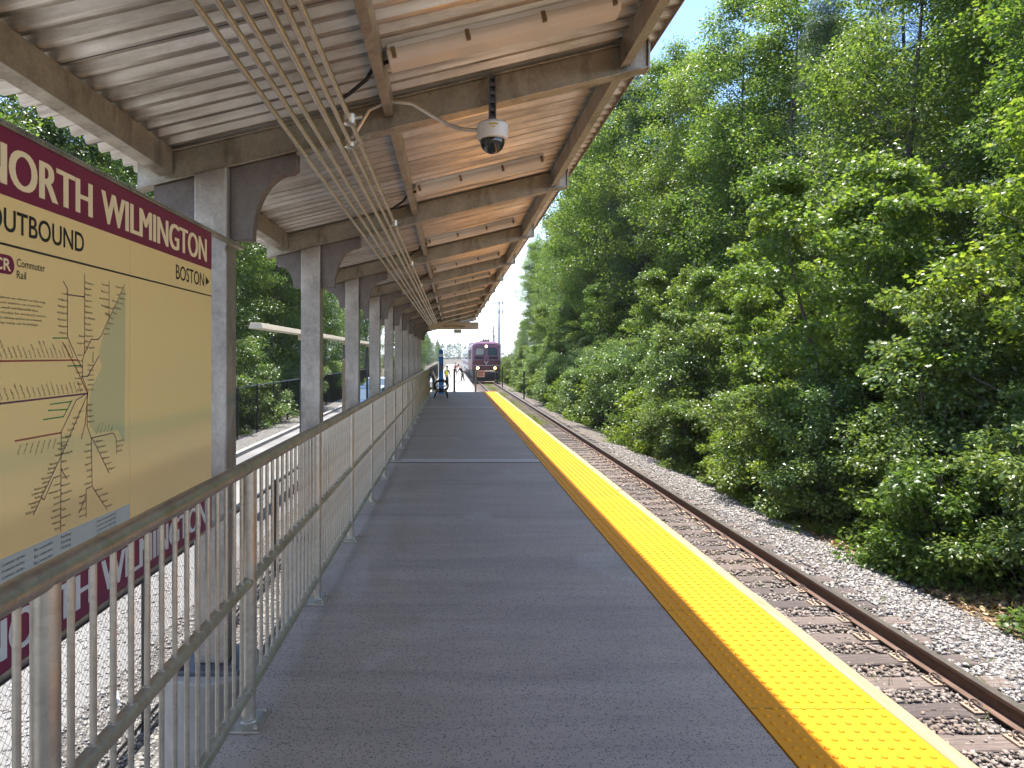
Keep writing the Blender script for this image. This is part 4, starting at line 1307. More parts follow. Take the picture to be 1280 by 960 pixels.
def person(loc, rz, label, top, legs, lean=0.0, stride=0.12, vest=None, cap=None):
    r = empty('person', loc, rz, label, 'person')
    L = lean
    hip, chest, neck, head = (0, 0, 0.93), (0, -0.25*L, 1.30), (0, -0.42*L, 1.48), (0, -0.5*L-0.02, 1.63)
    J = [(*hip, 0.13, 0.10), (*chest, 0.155, 0.105), (*neck, 0.055), (head[0], head[1], head[2], 0.085, 0.095), (head[0], head[1]-0.0, head[2]+0.09, 0.07, 0.085)]
    E = [(0,1),(1,2),(2,3),(3,4)]
    def add(p, r_, par):
        J.append((*p, r_)); E.append((par, len(J)-1)); return len(J)-1
    for s in (-1, 1):
        a = add((s*0.19, chest[1], 1.38), 0.055, 1)
        e = add((s*0.24, chest[1]-0.04+s*stride*0.5, 1.12), 0.042, a)
        w = add((s*0.22, chest[1]-0.16+s*stride*0.6, 0.90), 0.032, e)
        h = add((s*0.215, chest[1]-0.19+s*stride*0.6, 0.82), 0.034, w)
        for q in range(4):
            add((s*0.215 + 0.014*(q-1.5), chest[1]-0.215+s*stride*0.6, 0.735+0.006*abs(q-1.5)), 0.0095, h)
        k = add((s*0.10, -s*stride*0.55-0.03, 0.50), 0.062, 0)
        f = add((s*0.105, -s*stride, 0.09), 0.042, k)
        add((s*0.115, -s*stride-0.15, 0.035), 0.038, f)
    skin_chain('body', J, E, M['skin'], r)
    T = [(0, 0, 0.86, 0.145, 0.115), (*chest, 0.17, 0.122), (0, neck[1]+0.01, 1.44, 0.075)]
    TE = [(0,1),(1,2)]
    for s in (-1, 1):
        n = len(T); T += [(s*0.20, chest[1], 1.38, 0.066), (s*0.24, chest[1]-0.04+s*stride*0.5, 1.12, 0.053), (s*0.225, chest[1]-0.14+s*stride*0.58, 0.93, 0.042)]
        TE += [(1, n), (n, n+1), (n+1, n+2)]
    skin_chain('jacket', T, TE, top, r)
    if vest: skin_chain('safety_vest', [(0, 0, 0.90, 0.158, 0.13), (*chest, 0.185, 0.135), (0, neck[1]+0.01, 1.42, 0.10)], [(0,1),(1,2)], vest, r)
    P = [(0, 0, 0.95, 0.135, 0.108)]; PE = []
    for s in (-1, 1):
        n = len(P); P += [(s*0.10, -s*stride*0.55-0.03, 0.50, 0.076), (s*0.105, -s*stride, 0.07, 0.058)]
        PE += [(0, n), (n, n+1)]
    skin_chain('trousers', P, PE, legs, r)
    b = MB(); b.lathe((head[0], head[1]+0.015, head[2]), [(0.098, 0.03), (0.104, 0.08), (0.085, 0.145), (0.04, 0.175)], 14); b.build('cap' if cap else 'hair', cap or M['hair'], r, smooth=True)
    b = MB(); b.lathe((head[0], head[1]-0.10, head[2]+0.01), [(0.018, -0.03), (0.014, 0.0), (0.006, 0.03)], 8); b.build('nose', M['skin'], r, smooth=True)
    for s in (-1, 1):
        b = MB(); b.lathe((s*0.035, head[1]-0.092, head[2]+0.035), [(0.004, -0.012), (0.013, 0), (0.004, 0.012)], 8); b.build('eye', M['hair'], r)
        b = MB(); b.lathe((s*0.115, head[1]-0.075-s*stride, 0.0), [(0.052, 0.004), (0.05, 0.05), (0.03, 0.075)], 12); o = b.build('shoe', M['black_rubber'], r, smooth=True)
    return r
person((-0.40, 62, -1.02), 2.6, 'person in a yellow safety vest standing beyond the blue call post', M['khaki'], M['navy'], 0, 0.05, M['vest'])
person((1.15, 73, -1.02), -1.2, 'person in dark clothes leaning forward to board the train', M['navy'], M['navy'], 1.0, 0.22)
person((0.55, 96, -1.02), 0.4, 'person in a red jacket waiting far down the low platform', M['red_cloth'], M['navy'], 0, 0.08)

# ------------------------------------------------------------------ parked cars in the yard
def car_paint(n, c):
    t = NT(n); t.set(color=c, rough=0.25, metal=0.3, coat=0.6); return t.m
M['car_blue'] = car_paint('blue_grey_car_paint', (0.05, 0.09, 0.16))
M['car_white'] = car_paint('white_car_paint', (0.75, 0.76, 0.77))
M['tail'] = m_simple('red_tail_lens', (0.35, 0.01, 0.01), 0.25)
def car(loc, rz, paint, label):
    r = empty('parked_car', loc, rz, label, 'car', 'cars parked beside the platform')
    prof = [(-2.2, 0.35), (-2.25, 0.65), (-2.15, 0.85), (-1.25, 0.98), (1.45, 1.0), (2.1, 0.92), (2.2, 0.7), (2.15, 0.35)]
    n = len(prof)
    def ring(hw, inset): return [(x*(1-inset*0.02), hw - (0.12 if z > 0.9 else 0.0) - (0.03 if z < 0.5 else 0), z) for x, z in prof]
    b = MB()
    vs = [(x, -y, z) for x, y, z in ring(0.86, 0)] + [(x, y, z) for x, y, z in ring(0.86, 0)]
    fs = [tuple(range(n)), tuple(range(2*n-1, n-1, -1))] + [(i, n+i, n+(i+1) % n, (i+1) % n) for i in range(n)]
    b.add(vs, fs); b.build('body', paint, r, smooth=True, bevel=0.05, angle=50)
    g = MB()
    lo_, hi_ = [(-1.2, 0.72), (1.5, 0.72)], [(-0.45, 0.56), (1.1, 0.56)]
    vs = [(-1.2, -0.73, 0.975), (1.6, -0.73, 0.99), (1.6, 0.73, 0.99), (-1.2, 0.73, 0.975), (-0.45, -0.56, 1.44), (1.0, -0.56, 1.46), (1.0, 0.56, 1.46), (-0.45, 0.56, 1.44)]
    g.add(vs, [(0,3,2,1),(4,5,6,7),(0,1,5,4),(1,2,6,5),(2,3,7,6),(3,0,4,7)]); cabin = g.build('cabin_glass', M['glass'], r, bevel=0.04)
    t = MB(); t.add([(-0.5, -0.58, 1.442), (1.05, -0.58, 1.462), (1.05, 0.58, 1.462), (-0.5, 0.58, 1.442), (-0.35, -0.5, 1.49), (0.9, -0.5, 1.50), (0.9, 0.5, 1.50), (-0.35, 0.5, 1.49)], [(0,3,2,1),(4,5,6,7),(0,1,5,4),(1,2,6,5),(2,3,7,6),(3,0,4,7)]); t.build('roof', paint, r, bevel=0.02)
    for x in (-1.4, 1.4):
        for s in (-1, 1):
            w = MB(); w.lathe((x, s*0.80, 0.33), [(0.25, -0.10), (0.33, -0.09), (0.33, 0.09), (0.25, 0.10)], 22, 'Y'); wo = w.build('wheel', M['black_rubber'], r, smooth=True)
            w = MB(); w.lathe((x, s*0.905, 0.33), [(0.2, -0.004), (0.2, 0.004), (0.06, 0.012)], 16, 'Y'); w.build('rim', M['silver'], wo, smooth=True)
    for s in (-1, 1):
        h = MB(); h.box(-2.24, -2.13, s*0.62-0.16, s*0.62+0.16, 0.66, 0.80); h.build('headlight', M['white_lens'], r, bevel=0.02)
        h = MB(); h.box(2.1, 2.2, s*0.64-0.14, s*0.64+0.14, 0.72, 0.88); h.build('tail_light', M['tail'], r, bevel=0.02)
    return r
car((-3.6, 31, GZ+0.006), R(90), M['car_blue'], 'dark blue car parked behind the canopy columns')
car((-2.35, 58, GZ+0.006), R(90), M['car_white'], 'white car parked past the end of the railing')
car((-4.6, 44, GZ+0.006), R(88), M['car_white'], 'white car glimpsed between the far canopy columns')

# ------------------------------------------------------------------ fences
def chain_fence(name, x, y0, y1, z0, z1, cell, wire, label, post_gap, first, seg=3):
    r = empty(name, (x, (y0+y1)/2, z0), 0, label, 'fence')
    off = -Vector(r.location)
    b = MB()
    n = int((y1-y0)/cell); rows = int((z1-z0)/cell*1.0)
    V, F = [], []
    dz = (z1-z0)/rows
    k3 = [(math.cos(2*math.pi*k/3), math.sin(2*math.pi*k/3)) for k in range(3)]
    g = np.arange(n)[:,None,None]; q = np.arange(rows+1)[None,:,None]; kk = np.array(k3)
    yy = y0 + g*cell + np.where((q + g) % 2 == 0, 0.0, cell) 
    Y = yy + 0*kk[:,0][None,None,:]
    Yt = np.broadcast_to(Y, (n, rows+1, 3)) + kk[:,0][None,None,:]*wire
    Xt = np.broadcast_to(x + kk[:,1][None,None,:]*wire, (n, rows+1, 3)) + np.where((q+g) % 2 == 0, 1, -1)*wire
    Zt = np.broadcast_to(z0 + q*dz, (n, rows+1, 3))
    VV = np.stack([Xt, Yt, Zt], 3).reshape(-1, 3) + np.array(off)[None]
    idx = np.arange(n*(rows+1)*3).reshape(n, rows+1, 3)
    a = idx[:, :-1, :]; c = idx[:, 1:, :]
    FF = np.stack([a, np.roll(a, -1, 2), np.roll(c, -1, 2), c], 3).reshape(-1, 4)
    o = link(bpy.data.objects.new('chain_link', np_mesh('chain_link', VV, FF, M['black_metal']))); o.parent = r
    b = MB(); b.tube([(0, y0-r.location.y, z1-z0), (0, y1-r.location.y, z1-z0)], 0.024, 10); b.build('top_rail', M['black_metal'], r, smooth=True)
    b = MB(); b.tube([(0, y0-r.location.y, 0.05), (0, y1-r.location.y, 0.05)], 0.012, 8); b.build('bottom_rail', M['black_metal'], r, smooth=True)
    p0 = None
    for y in np.arange(first, y1, post_gap):
        if p0 is None:
            b = MB(); b.tube([(0, 0, -0.3), (0, 0, z1-z0+0.05)], 0.033, 12); p0 = b.build('post', M['black_metal'], r, smooth=True); o = p0
        else: o = p0.copy(); COL.objects.link(o)
        o.location = (0, y-r.location.y, 0)
    return r
chain_fence('chain_link_fence', -2.30, 0.6, 16.0, GZ+0.01, -0.085, 0.030, 0.0013, 'low black chain link fence just behind the platform railing', 1.95, 1.45)
chain_fence('tall_chain_link_fence', -7.25, 6, 70, GZ-0.1, 0.50, 0.075, 0.0055, 'tall black chain link fence in front of the trees across the drive', 2.44, 7.0)

# far black picket fence beside the low platform
pf = empty('picket_fence', (-1.75, 52, GZ), 0, 'black metal picket fence beyond the bench along the low platform', 'fence')
b = MB()
for z in (0.25, 1.75): b.box(-0.015, 0.015, -18, 60, z, z+0.04)
b.build('rail', M['black_metal'], pf)
b = MB()
for y in np.arange(-18, 40, 0.16): b.box(-0.009, 0.009, y, y+0.018, 0.1, 1.9)
o = b.build('pickets', M['black_metal'], pf); o['kind'] = 'stuff'

# linear lamp over the yard
ll = empty('yard_light', (-3.5, 17, GZ), 0, 'long cream light bar on posts seen between the canopy columns', 'lamp')
b = MB()
b.prism([(-0.13, 3.29), (0.13, 3.29), (0.10, 3.39), (-0.10, 3.39)], 12.7-17, 31-17, 'Y'); b.build('light_bar', M['cream_board'], ll, bevel=0.005)
for y in (16.6, 23.3, 29.5):
    b = MB(); b.tube([(0, y-17, 0), (0, y-17, 3.29)], 0.05, 12); b.build('post', M['steel_dark'], ll, smooth=True)
    b = MB(); b.box(-0.06, 0.06, y-17-0.10, y-17+0.10, 3.17, 3.285); b.build('bracket', M['cream_board'], ll)
# brown sign on a pale post
bs = empty('post_sign', (-3.05, 20.2, GZ), 0, 'narrow brown sign on a pale timber post beyond the railing', 'sign')
b = MB(); b.box(-0.05, 0.05, -0.05, 0.05, 0, 2.72); b.build('post', M['pale_wood'], bs, bevel=0.006)
M['brown'] = m_simple('brown_sign_face', (0.10, 0.045, 0.022), 0.5)
b = MB(); b.box(0.052, 0.155, -0.04, 0.0, 2.05, 2.70); o = b.build('sign_face', M['brown'], bs)
b = MB()
for z in (2.50, 2.38, 2.22): b.box(0.085, 0.12, -0.043, -0.041, z, z+0.06)
b.build('white_mark', M['white_paint'], o)

# little litter in the yard
M['bottle'] = m_simple('clear_bottle', (0.62, 0.70, 0.78), 0.15, 0, 0.05)
bt = empty('plastic_bottle', (-2.72, 5.75, GZ+0.035), 0.5, 'clear plastic bottle lying in the gravel behind the fence', 'bottle')
b = MB(); b.lathe((0,0,0), [(0.028, -0.1), (0.032, -0.09), (0.032, 0.05), (0.012, 0.09), (0.012, 0.105)], 14, 'Y'); b.build('bottle_body', M['bottle'], bt, smooth=True)
b = MB(); b.lathe((0,0,0), [(0.0135, 0.1055), (0.0135, 0.125)], 12, 'Y'); b.build('cap', M['blue'], bt, smooth=True)

# ------------------------------------------------------------------ poles and tower
def px(x, d): return (x-564.5)*d/889
def pz(y, d): return CAM_H + (445.5-y)*d/889
up = empty('utility_pole', (px(616.5, 150), 150, -1.6), 0, 'wooden utility pole with crossarm behind the train', 'utility pole')
b = MB(); b.tube([(0,0,0), (0,0, pz(407,150)+1.6)], [0.2, 0.14], 10); b.build('pole', M['bark'], up, smooth=True)
zt = pz(414, 150)+1.6
b = MB(); b.box(-0.85, 0.85, -0.06, 0.06, zt-0.08, zt+0.08)
b.build('crossarm', M['bark'], up)
b = MB(); b.box(-1.0, 1.0, -0.06, 0.06, zt+0.45, zt+0.55)
for x in (-0.95, -0.5, 0.5, 0.95): b.lathe((x, 0, zt+0.56), [(0.05, 0), (0.07, 0.08), (0.03, 0.16)], 8)
b.build('insulator_arm', M['steel_dark'], up)
u2 = MB(); d=170; x = px(618.6, d); u2.tube([(x, d, -1.6), (x, d, pz(418, d))], [0.18, 0.13], 10); u2.box(x-0.45, x+0.45, d-0.05, d+0.05, pz(420,d)-0.06, pz(420,d)+0.06)
tag(u2.build('utility_pole', M['bark'], smooth=True), 'short far utility pole just right of the crossarm pole', 'utility pole')
ct = empty('cell_tower', (px(623.8, 330), 330, -1.6), 0, 'grey steel cell tower with two antenna tiers above the train', 'cell tower')
M['tower'] = m_simple('grey_tower', (0.30, 0.32, 0.35), 0.6, 0.3)
b = MB(); b.tube([(0,0,0), (0,0, pz(377,330)+1.6)], [0.75, 0.38], 12); b.build('mast', M['tower'], ct, smooth=True)
for yy in (378.5, 390):
    z = pz(yy, 330)+1.6
    b = MB(); b.box(-1.7, 1.7, -0.1, 0.1, z-0.1, z+0.1); b.box(-0.1, 0.1, -1.7, 1.7, z-0.1, z+0.1)
    for a in np.linspace(0, 2*math.pi, 9, endpoint=False): b.box(1.8*math.cos(a)-0.16, 1.8*math.cos(a)+0.16, 1.8*math.sin(a)-0.1, 1.8*math.sin(a)+0.1, z-0.85, z+0.85)
    b.build('antenna_tier', M['tower'], ct)
b = MB(); d = 140; b.tube([(px(480, d), d, pz(424.0, d)), (px(580, d), d, pz(424.6, d)), (px(620, d), d, pz(421, d))], 0.035, 6)
tag(b.build('overhead_wire', M['wire']), 'thin overhead wire crossing the pale sky under the hanging sign', 'wire')
for (xx, yt, yb, d, lab) in ((655, 464, 496, 49, 'thin dark metal marker post at the edge of the bushes, nearer one'), (628, 458, 486, 64, 'thin dark metal marker post at the edge of the bushes, farther one')):
    b = MB(); x = px(xx, d); b.tube([(x, d, -1.7), (x, d, pz(yt, d))], 0.05, 8); b.box(x-0.065, x+0.065, d-0.06, d-0.052, pz(yt, d)-0.25, pz(yt, d))
    tag(b.build('marker_post', M['black_metal'], smooth=True), lab, 'post', 'marker posts by the track')
# ------------------------------------------------------------------ vegetation
def unit(v): return v/np.maximum(np.linalg.norm(v, axis=-1, keepdims=True), 1e-9)
LEAF = {
 'simple': (np.array([(0,0,0),(0.42,-0.30,0.06),(1,0,-0.05),(0.42,0.30,0.06)], float), [(0,1,2),(0,2,3)]),
 'oak': (np.array([(0,0,0),(0.25,-0.20,0.04),(0.36,-0.12,0.02),(0.55,-0.34,0.06),(0.66,-0.16,0.02),(0.84,-0.22,0.0),(1,0,-0.08),(0.84,0.22,0.0),(0.66,0.16,0.02),(0.55,0.34,0.06),(0.36,0.12,0.02),(0.25,0.20,0.04)], float),
         [(0,1,2),(2,3,4),(4,5,6),(6,7,8),(8,9,10),(10,11,0),(0,2,10),(2,4,10),(4,8,10),(4,6,8)]),
 'maple': (np.array([(0,0,0),(0.22,-0.38,0.05),(0.36,-0.22,0.0),(0.62,-0.52,0.06),(0.66,-0.18,0.0),(1,0,-0.06),(0.66,0.18,0.0),(0.62,0.52,0.06),(0.36,0.22,0.0),(0.22,0.38,0.05)], float),
         [(0,1,2),(2,3,4),(4,5,6),(6,7,8),(8,9,0),(0,2,8),(2,4,6),(2,6,8)]),
 'needle': (np.array([(0,-0.03,0),(0.5,-0.045,0.02),(1,0,0),(0.5,0.045,0.02)], float), [(0,1,2),(0,2,3)]),
 'blade': (np.array([(0,-0.035,0),(0.55,-0.02,0.03),(1,0,-0.06),(0.55,0.02,0.03),(0,0.035,0)], float), [(0,1,3),(0,3,4),(1,2,3)]),
}
def leaves_mesh(name, pos, dirn, nrm, size, kind, mat):
    L, tri = LEAF[kind]
    d = unit(dirn); n = unit(nrm - d*np.sum(nrm*d, 1, keepdims=True)); s = np.cross(n, d)
    P = pos[:,None,:] + size[:,None,None]*(L[None,:,0:1]*d[:,None,:] + L[None,:,1:2]*s[:,None,:] + L[None,:,2:3]*n[:,None,:])
    F = (np.array(tri)[None] + (np.arange(len(pos))*len(L))[:,None,None]).reshape(-1, 3)
    return np_mesh(name, P.reshape(-1,3), F, mat)

def clump_leaves(g, centers, radii, per, size, flat=0.55, droop=0.25, shell=0.0):
    """leaves in flattened clumps, facing mostly up and out"""
    C = np.repeat(centers, per, 0); Rr = np.repeat(radii, per)
    u = unit(g.normal(size=(len(C), 3)))
    rad = g.uniform(0, 1, len(C))**(0.45)
    off = u*rad[:,None]*Rr[:,None]; off[:,2] *= flat
    pos = C + off
    d = unit(off*np.array([1,1,0.4])) + g.normal(size=pos.shape)*0.55; d[:,2] -= droop
    n = np.tile(np.array([[-0.10,-0.22,0.9]]), (len(C),1)) + u*0.55 + g.normal(size=pos.shape)*0.62
    sz = g.uniform(size*0.65, size*1.25, len(C))
    return pos, d, n, sz

def limb_tubes(mb, segs, n=5):
    for a, b_, ra, rb in segs:
        a, b_ = Vector(a), Vector(b_)
        mid = (a+b_)/2 + Vector((random.uniform(-1,1), random.uniform(-1,1), random.uniform(0,1)))*(b_-a).length*0.07
        mb.tube([a, mid, b_], [ra, (ra+rb)/2, rb], n, caps=False)

def tree(seed, H, Rc, base, nclump, per, leaf, kind, mat, bark, shape='oval', r0=0.2, trunks=1, clump=(0.55, 1.0), name='tree', leanx=0.0, flat=0.55):
    """root Empty at the foot; children trunk (with limbs) and crown"""
    g = np.random.default_rng(seed); random.seed(seed)
    root = empty(name, (0, 0, 0))
    tb = MB()
    # trunk line
    pts = []
    for q in range(trunks):
        ln = []
        ox, oy = g.uniform(-0.25, 0.25, 2)*(trunks > 1)
        sp = g.uniform(-0.12, 0.12, 2)*(1.6 if trunks > 1 else 0.6)
        for i in range(9):
            t = i/8
            ln.append((ox + (sp[0]+leanx)*H*t*0.8 + 0.10*math.sin(t*5+seed+q), oy + sp[1]*H*t*0.8 + 0.10*math.cos(t*4.1+seed*2+q), H*0.93*t - (0.3 if i == 0 else 0)))
        tb.tube(ln, [max(0.012, r0*(1-0.93*(i/8))*(1.25 if i == 0 else 1)) for i in range(9)], 9)
        pts.append(np.array(ln))
    # clump centres through the crown volume
    cs, rs = [], []
    segs = []
    for c in range(nclump):
        ln = pts[c % trunks]
        t = g.uniform(0, 1)
        if shape == 'cone': prof = (1-t)**0.8*0.95+0.05; t2 = t
        elif shape == 'oval': prof = math.sin(math.pi*min(1, 0.10+0.86*t))**0.65; t2 = t
        elif shape == 'wide': prof = math.sin(math.pi*min(1, 0.22+0.76*t))**0.6; t2 = t
        else: prof = 1-0.5*t; t2 = t
        z = base + (H-base)*t2
        f = np.clip(z/(H*0.93), 0, 1)
        ax = np.array([np.interp(f, np.linspace(0,1,9), ln[:,k]) for k in range(2)])
        a = g.uniform(0, 2*math.pi)
        lob = 0.78 + 0.30*math.sin(2*a+seed) * math.sin(3.1*t+seed*1.7) + 0.18*math.sin(5*a + 6*t + seed)
        rr = Rc*prof*lob*(0.30 + 0.70*g.uniform(0, 1)**0.55)
        p = np.array([ax[0]+rr*math.cos(a), ax[1]+rr*math.sin(a), z + (0 if shape != 'cone' else -0.16*rr)])
        cs.append(p); rs.append(g.uniform(*clump)*(0.75+0.4*prof))
        if c % 3 == 0:
            zb_ = max(base*0.7, z - 0.55*rr - 0.3) if shape != 'cone' else z + 0.1
            f0 = np.clip(zb_/(H*0.93), 0, 1)
            s0 = tuple(np.interp(f0, np.linspace(0,1,9), ln[:,k]) for k in range(3))
            rw = max(0.010, r0*(1-f0)*0.35)
            segs.append((s0, tuple(p), rw, 0.008))
    limb_tubes(tb, segs)
    tr = tb.build('trunk', bark, root, smooth=True)
    pos, d, n, sz = clump_leaves(g, np.array(cs), np.array(rs), per, leaf, flat)
    me = leaves_mesh('crown', pos, d, n, sz, kind, mat)
    o = link(bpy.data.objects.new('crown', me)); o.parent = root
    return root

def gz(x, y): return float(hfun(np.array([x], float), np.array([y], float))[0])
PARK = (0, -400, -60)
protos = {}
protos['oakA'] = tree(1, 17, 3.6, 2.2, 190, 263, 0.121, 'simple', M['leaf_oak'], M['bark'], 'oval', 0.22)
protos['oakB'] = tree(2, 18, 4.0, 5.0, 200, 263, 0.125, 'simple', M['leaf_maple'], M['bark'], 'oval', 0.24, leanx=-0.02)
protos['oakC'] = tree(3, 15.5, 3.2, 1.2, 190, 248, 0.113, 'simple', M['leaf_oak'], M['bark'], 'wide', 0.18, leanx=-0.03)
protos['slim'] = tree(4, 18.5, 2.6, 5.5, 130, 263, 0.117, 'simple', M['leaf_maple'], M['bark'], 'oval', 0.17)
protos['pine'] = tree(5, 18, 3.0, 4.2, 210, 325, 0.156, 'needle', M['needle'], M['bark'], 'cone', 0.22, clump=(0.45, 0.85), flat=0.38)
protos['dark'] = tree(6, 15, 4.2, 0.8, 170, 263, 0.133, 'simple', M['leaf_dark'], M['bark'], 'wide', 0.22)
protos['maple'] = tree(7, 6.9, 1.75, 0.9, 150, 232, 0.090, 'maple', M['leaf_maple'], M['bark'], 'wide', 0.075, trunks=3, clump=(0.28, 0.5))
protos['sapA'] = tree(8, 4.4, 1.3, 0.2, 90, 201, 0.082, 'maple', M['leaf_bush'], M['bark'], 'wide', 0.04, trunks=3, clump=(0.25, 0.42))
protos['bushA'] = tree(9, 2.3, 1.35, 0.05, 75, 186, 0.074, 'oak', M['leaf_bush'], M['bark'], 'dome', 0.025, trunks=4, clump=(0.24, 0.42))
protos['bushB'] = tree(10, 2.9, 1.25, 0.05, 75, 201, 0.062, 'simple', M['leaf_bush'], M['bark'], 'dome', 0.03, trunks=4, clump=(0.22, 0.42))
protos['bushC'] = tree(11, 1.5, 1.15, 0.0, 60, 186, 0.082, 'oak', M['leaf_maple'], M['bark'], 'dome', 0.02, trunks=5, clump=(0.2, 0.36))
protos['bushD'] = tree(12, 2.0, 1.2, 0.05, 65, 186, 0.078, 'maple', M['leaf_oak'], M['bark'], 'dome', 0.02, trunks=5, clump=(0.22, 0.38))
names_ = {'oakA': 'leafy_tree', 'oakB': 'leafy_tree', 'oakC': 'leafy_tree', 'slim': 'leafy_tree', 'pine': 'pine_tree', 'dark': 'dark_tree', 'maple': 'young_maple', 'sapA': 'sapling', 'bushA': 'bush', 'bushB': 'bush', 'bushC': 'bush', 'bushD': 'bush'}
for k, r in protos.items(): r.name = names_[k]; r.location = PARK
first = {k: True for k in protos}
def plant(k, x, y, s=1.0, rz=None, label=None, cat='tree', group=None, z=None, sz=1.0):
    rz = random.uniform(0, 6.28) if rz is None else rz
    loc = (x, y, (gz(x, y) if z is None else z) - 0.05)
    sc = (s*random.uniform(0.93, 1.07), s*random.uniform(0.93, 1.07), s*sz)
    if first[k]: o = protos[k]; first[k] = False
    else: o = copy_tree(protos[k])
    if 'group' in o.keys() and not group: del o['group']
    o.location = loc; o.rotation_euler = (0, 0, rz); o.scale = sc
    return tag(o, label, cat, group)

random.seed(42)
WOOD = 'trees of the wood right of the track'
TL = {'oakA': 'tall leafy oak-like tree in the wood right of the track', 'oakB': 'tall light green leafy tree in the wood right of the track', 'oakC': 'lower spreading leafy tree at the edge of the wood right of the track',
      'slim': 'tall slender light green tree in the wood right of the track', 'pine': 'dark blue-green pine among the leafy trees right of the track', 'dark': 'dark dense tree deep in the wood right of the track'}
# front row along the clearing
y = 10.5
seq = ['oakB', 'slim', 'oakA', 'oakC', 'pine', 'oakA', 'slim', 'oakB', 'oakC', 'oakA', 'pine', 'slim']
i = 0
while y < 130:
    k = seq[i % len(seq)]
    x = 11.3 + random.uniform(-0.7, 0.9) + (-0.4 if y > 40 else 0) + max(0, y-66)*0.085
    if 30 < y < 56 and k in ('oakA', 'oakC'): k = random.choice(['oakB', 'slim', 'pine'])
    plant(k, x, y, random.uniform(0.80, 0.92) if y < 24 else (random.uniform(0.93, 1.0) if y < 36 else random.uniform(1.02, 1.12)), label=TL[k], group=WOOD)
    y += random.uniform(2.6, 4.0) * (1.0 if y < 60 else 1.6); i += 1
y = 8.0; i = 3
while y < 110:
    k = ['oakA', 'pine', 'oakB', 'slim', 'oakA', 'oakB'][i % 6]
    plant(k, 15.2 + random.uniform(-1.2, 1.2), y, random.uniform(0.82, 1.02), label=TL[k], group=WOOD)
    y += random.uniform(3.2, 4.8) * (1.0 if y < 60 else 1.7); i += 1
y = 8.0; i = 0
while y < 75:
    k = ['dark', 'oakA', 'dark', 'oakB', 'pine'][i % 5]
    plant(k, 19.6 + random.uniform(-1.6, 1.8), y, random.uniform(0.85, 1.05), label=TL[k], group=WOOD)
    y += random.uniform(4.0, 5.6); i += 1
y = 12.0
while y < 60:
    plant('dark', 24.5 + random.uniform(-1.5, 1.5), y, random.uniform(0.9, 1.1), label=TL['dark'], group=WOOD); y += random.uniform(5, 7)
for (k, x, yy, s) in (('oakA', 10.3, 39.5, 1.1), ('oakB', 10.5, 45.5, 1.12), ('oakA', 10.0, 52, 1.08)):
    plant(k, x, yy, s, label=TL[k], group=WOOD)
# the singled-out growth at the edge
plant('maple', 8.15, 14.2, 1.0, 0.4, 'bright green young maple standing out in front of the wood, many-stemmed', 'tree')
plant('maple', 8.6, 9.3, 0.98, 2.4, 'young maple at the right edge of the picture, big leaves hanging over the gravel', 'tree')
plant('sapA', 7.5, 21.5, 1.0, 1.0, label='leafy sapling among the bushes, left of the young maple', cat='sapling')
plant('maple', 8.4, 19.0, 0.72, 4.0, 'smaller young maple behind the bushes, left of the tall bright one', 'tree')
for (x, yy) in ((8.0, 26), (8.3, 31), (7.9, 36.5), (8.2, 43), (7.6, 50), (7.4, 58), (7.2, 67)):
    plant('sapA', x, yy, random.uniform(0.8, 1.15), label='leafy sapling in the belt of bushes farther along the track', cat='sapling', group='saplings beside the track')
for (x, yy, s) in ((9.3, 24.5, 0.85), (9.6, 29, 0.95), (9.4, 34, 0.8), (9.5, 40, 1.0), (9.2, 47, 0.95), (9.3, 54, 1.05), (9.6, 63, 1.1), (10.0, 17.2, 0.95), (10.6, 22.3, 1.1)):
    plant('maple', x, yy, s, label='young maple rising behind the belt of bushes along the track', group='young maples before the wood')
BL = {'bushA': 'spreading oak-leaved bush at the foot of the wood', 'bushB': 'upright small-leaved grey-green bush at the foot of the wood', 'bushC': 'low bright green bush at the edge of the ballast', 'bushD': 'rounded mid green bush at the foot of the wood'}
BG = 'bushes along the ballast right of the track'
y = 7.6; i = 0
while y < 95:
    far = 1.0 if y < 40 else 1.5
    for (bx, kk) in ((6.95, ['bushC', 'bushA', 'bushD', 'bushC', 'bushB']), (8.2, ['bushB', 'bushD', 'bushA', 'bushB']), (9.4, ['bushA', 'bushB', 'bushD'])):
        k = kk[(i*7 + int(bx)) % len(kk)]
        if y < 8.6 and bx < 7.5: continue
        if bx == 6.95 and y < 12.5 and i % 2: continue
        x = bx + random.uniform(-0.3, 0.35) - (0.35 if y > 30 else 0) + (0.35 if y < 13 else 0)
        plant(k, x, y + random.uniform(-0.4, 0.4), random.uniform(0.75, 1.2)*(1.15 if y > 25 else 1.0), label=BL[k], cat='bush', group=BG)
    y += random.uniform(1.25, 1.75)*far; i += 1
plant('bushA', 7.35, 8.55, 0.95, 0.7, 'dark-shaded leafy bush at the right edge of the picture over bare brown leaves', 'bush')
plant('bushD', 8.0, 7.9, 1.1, 2.0, 'big-leaved bush cut by the right edge of the picture', 'bush')
plant('sapA', 8.3, 11.2, 1.05, 5.0, 'leafy sapling filling the gap between the two near maples', 'sapling')
plant('bushB', 7.7, 10.6, 1.25, 1.0, 'upright small-leaved bush between the two near maples', 'bush')
plant('oakC', 10.4, 12.0, 0.62, 1.9, 'low leafy tree behind the near maple at the right', 'tree')
plant('bushC', 6.95, 10.4, 0.85, 1.3, 'low bright bush reaching onto the ballast below the two near maples', 'bush')
plant('bushD', 7.35, 11.6, 1.0, 3.0, label=BL['bushD'], cat='bush', group=BG)
plant('bushA', 7.05, 12.9, 0.9, 5.0, label=BL['bushA'], cat='bush', group=BG)
plant('bushC', 6.9, 14.2, 1.0, 2.2, label=BL['bushC'], cat='bush', group=BG)
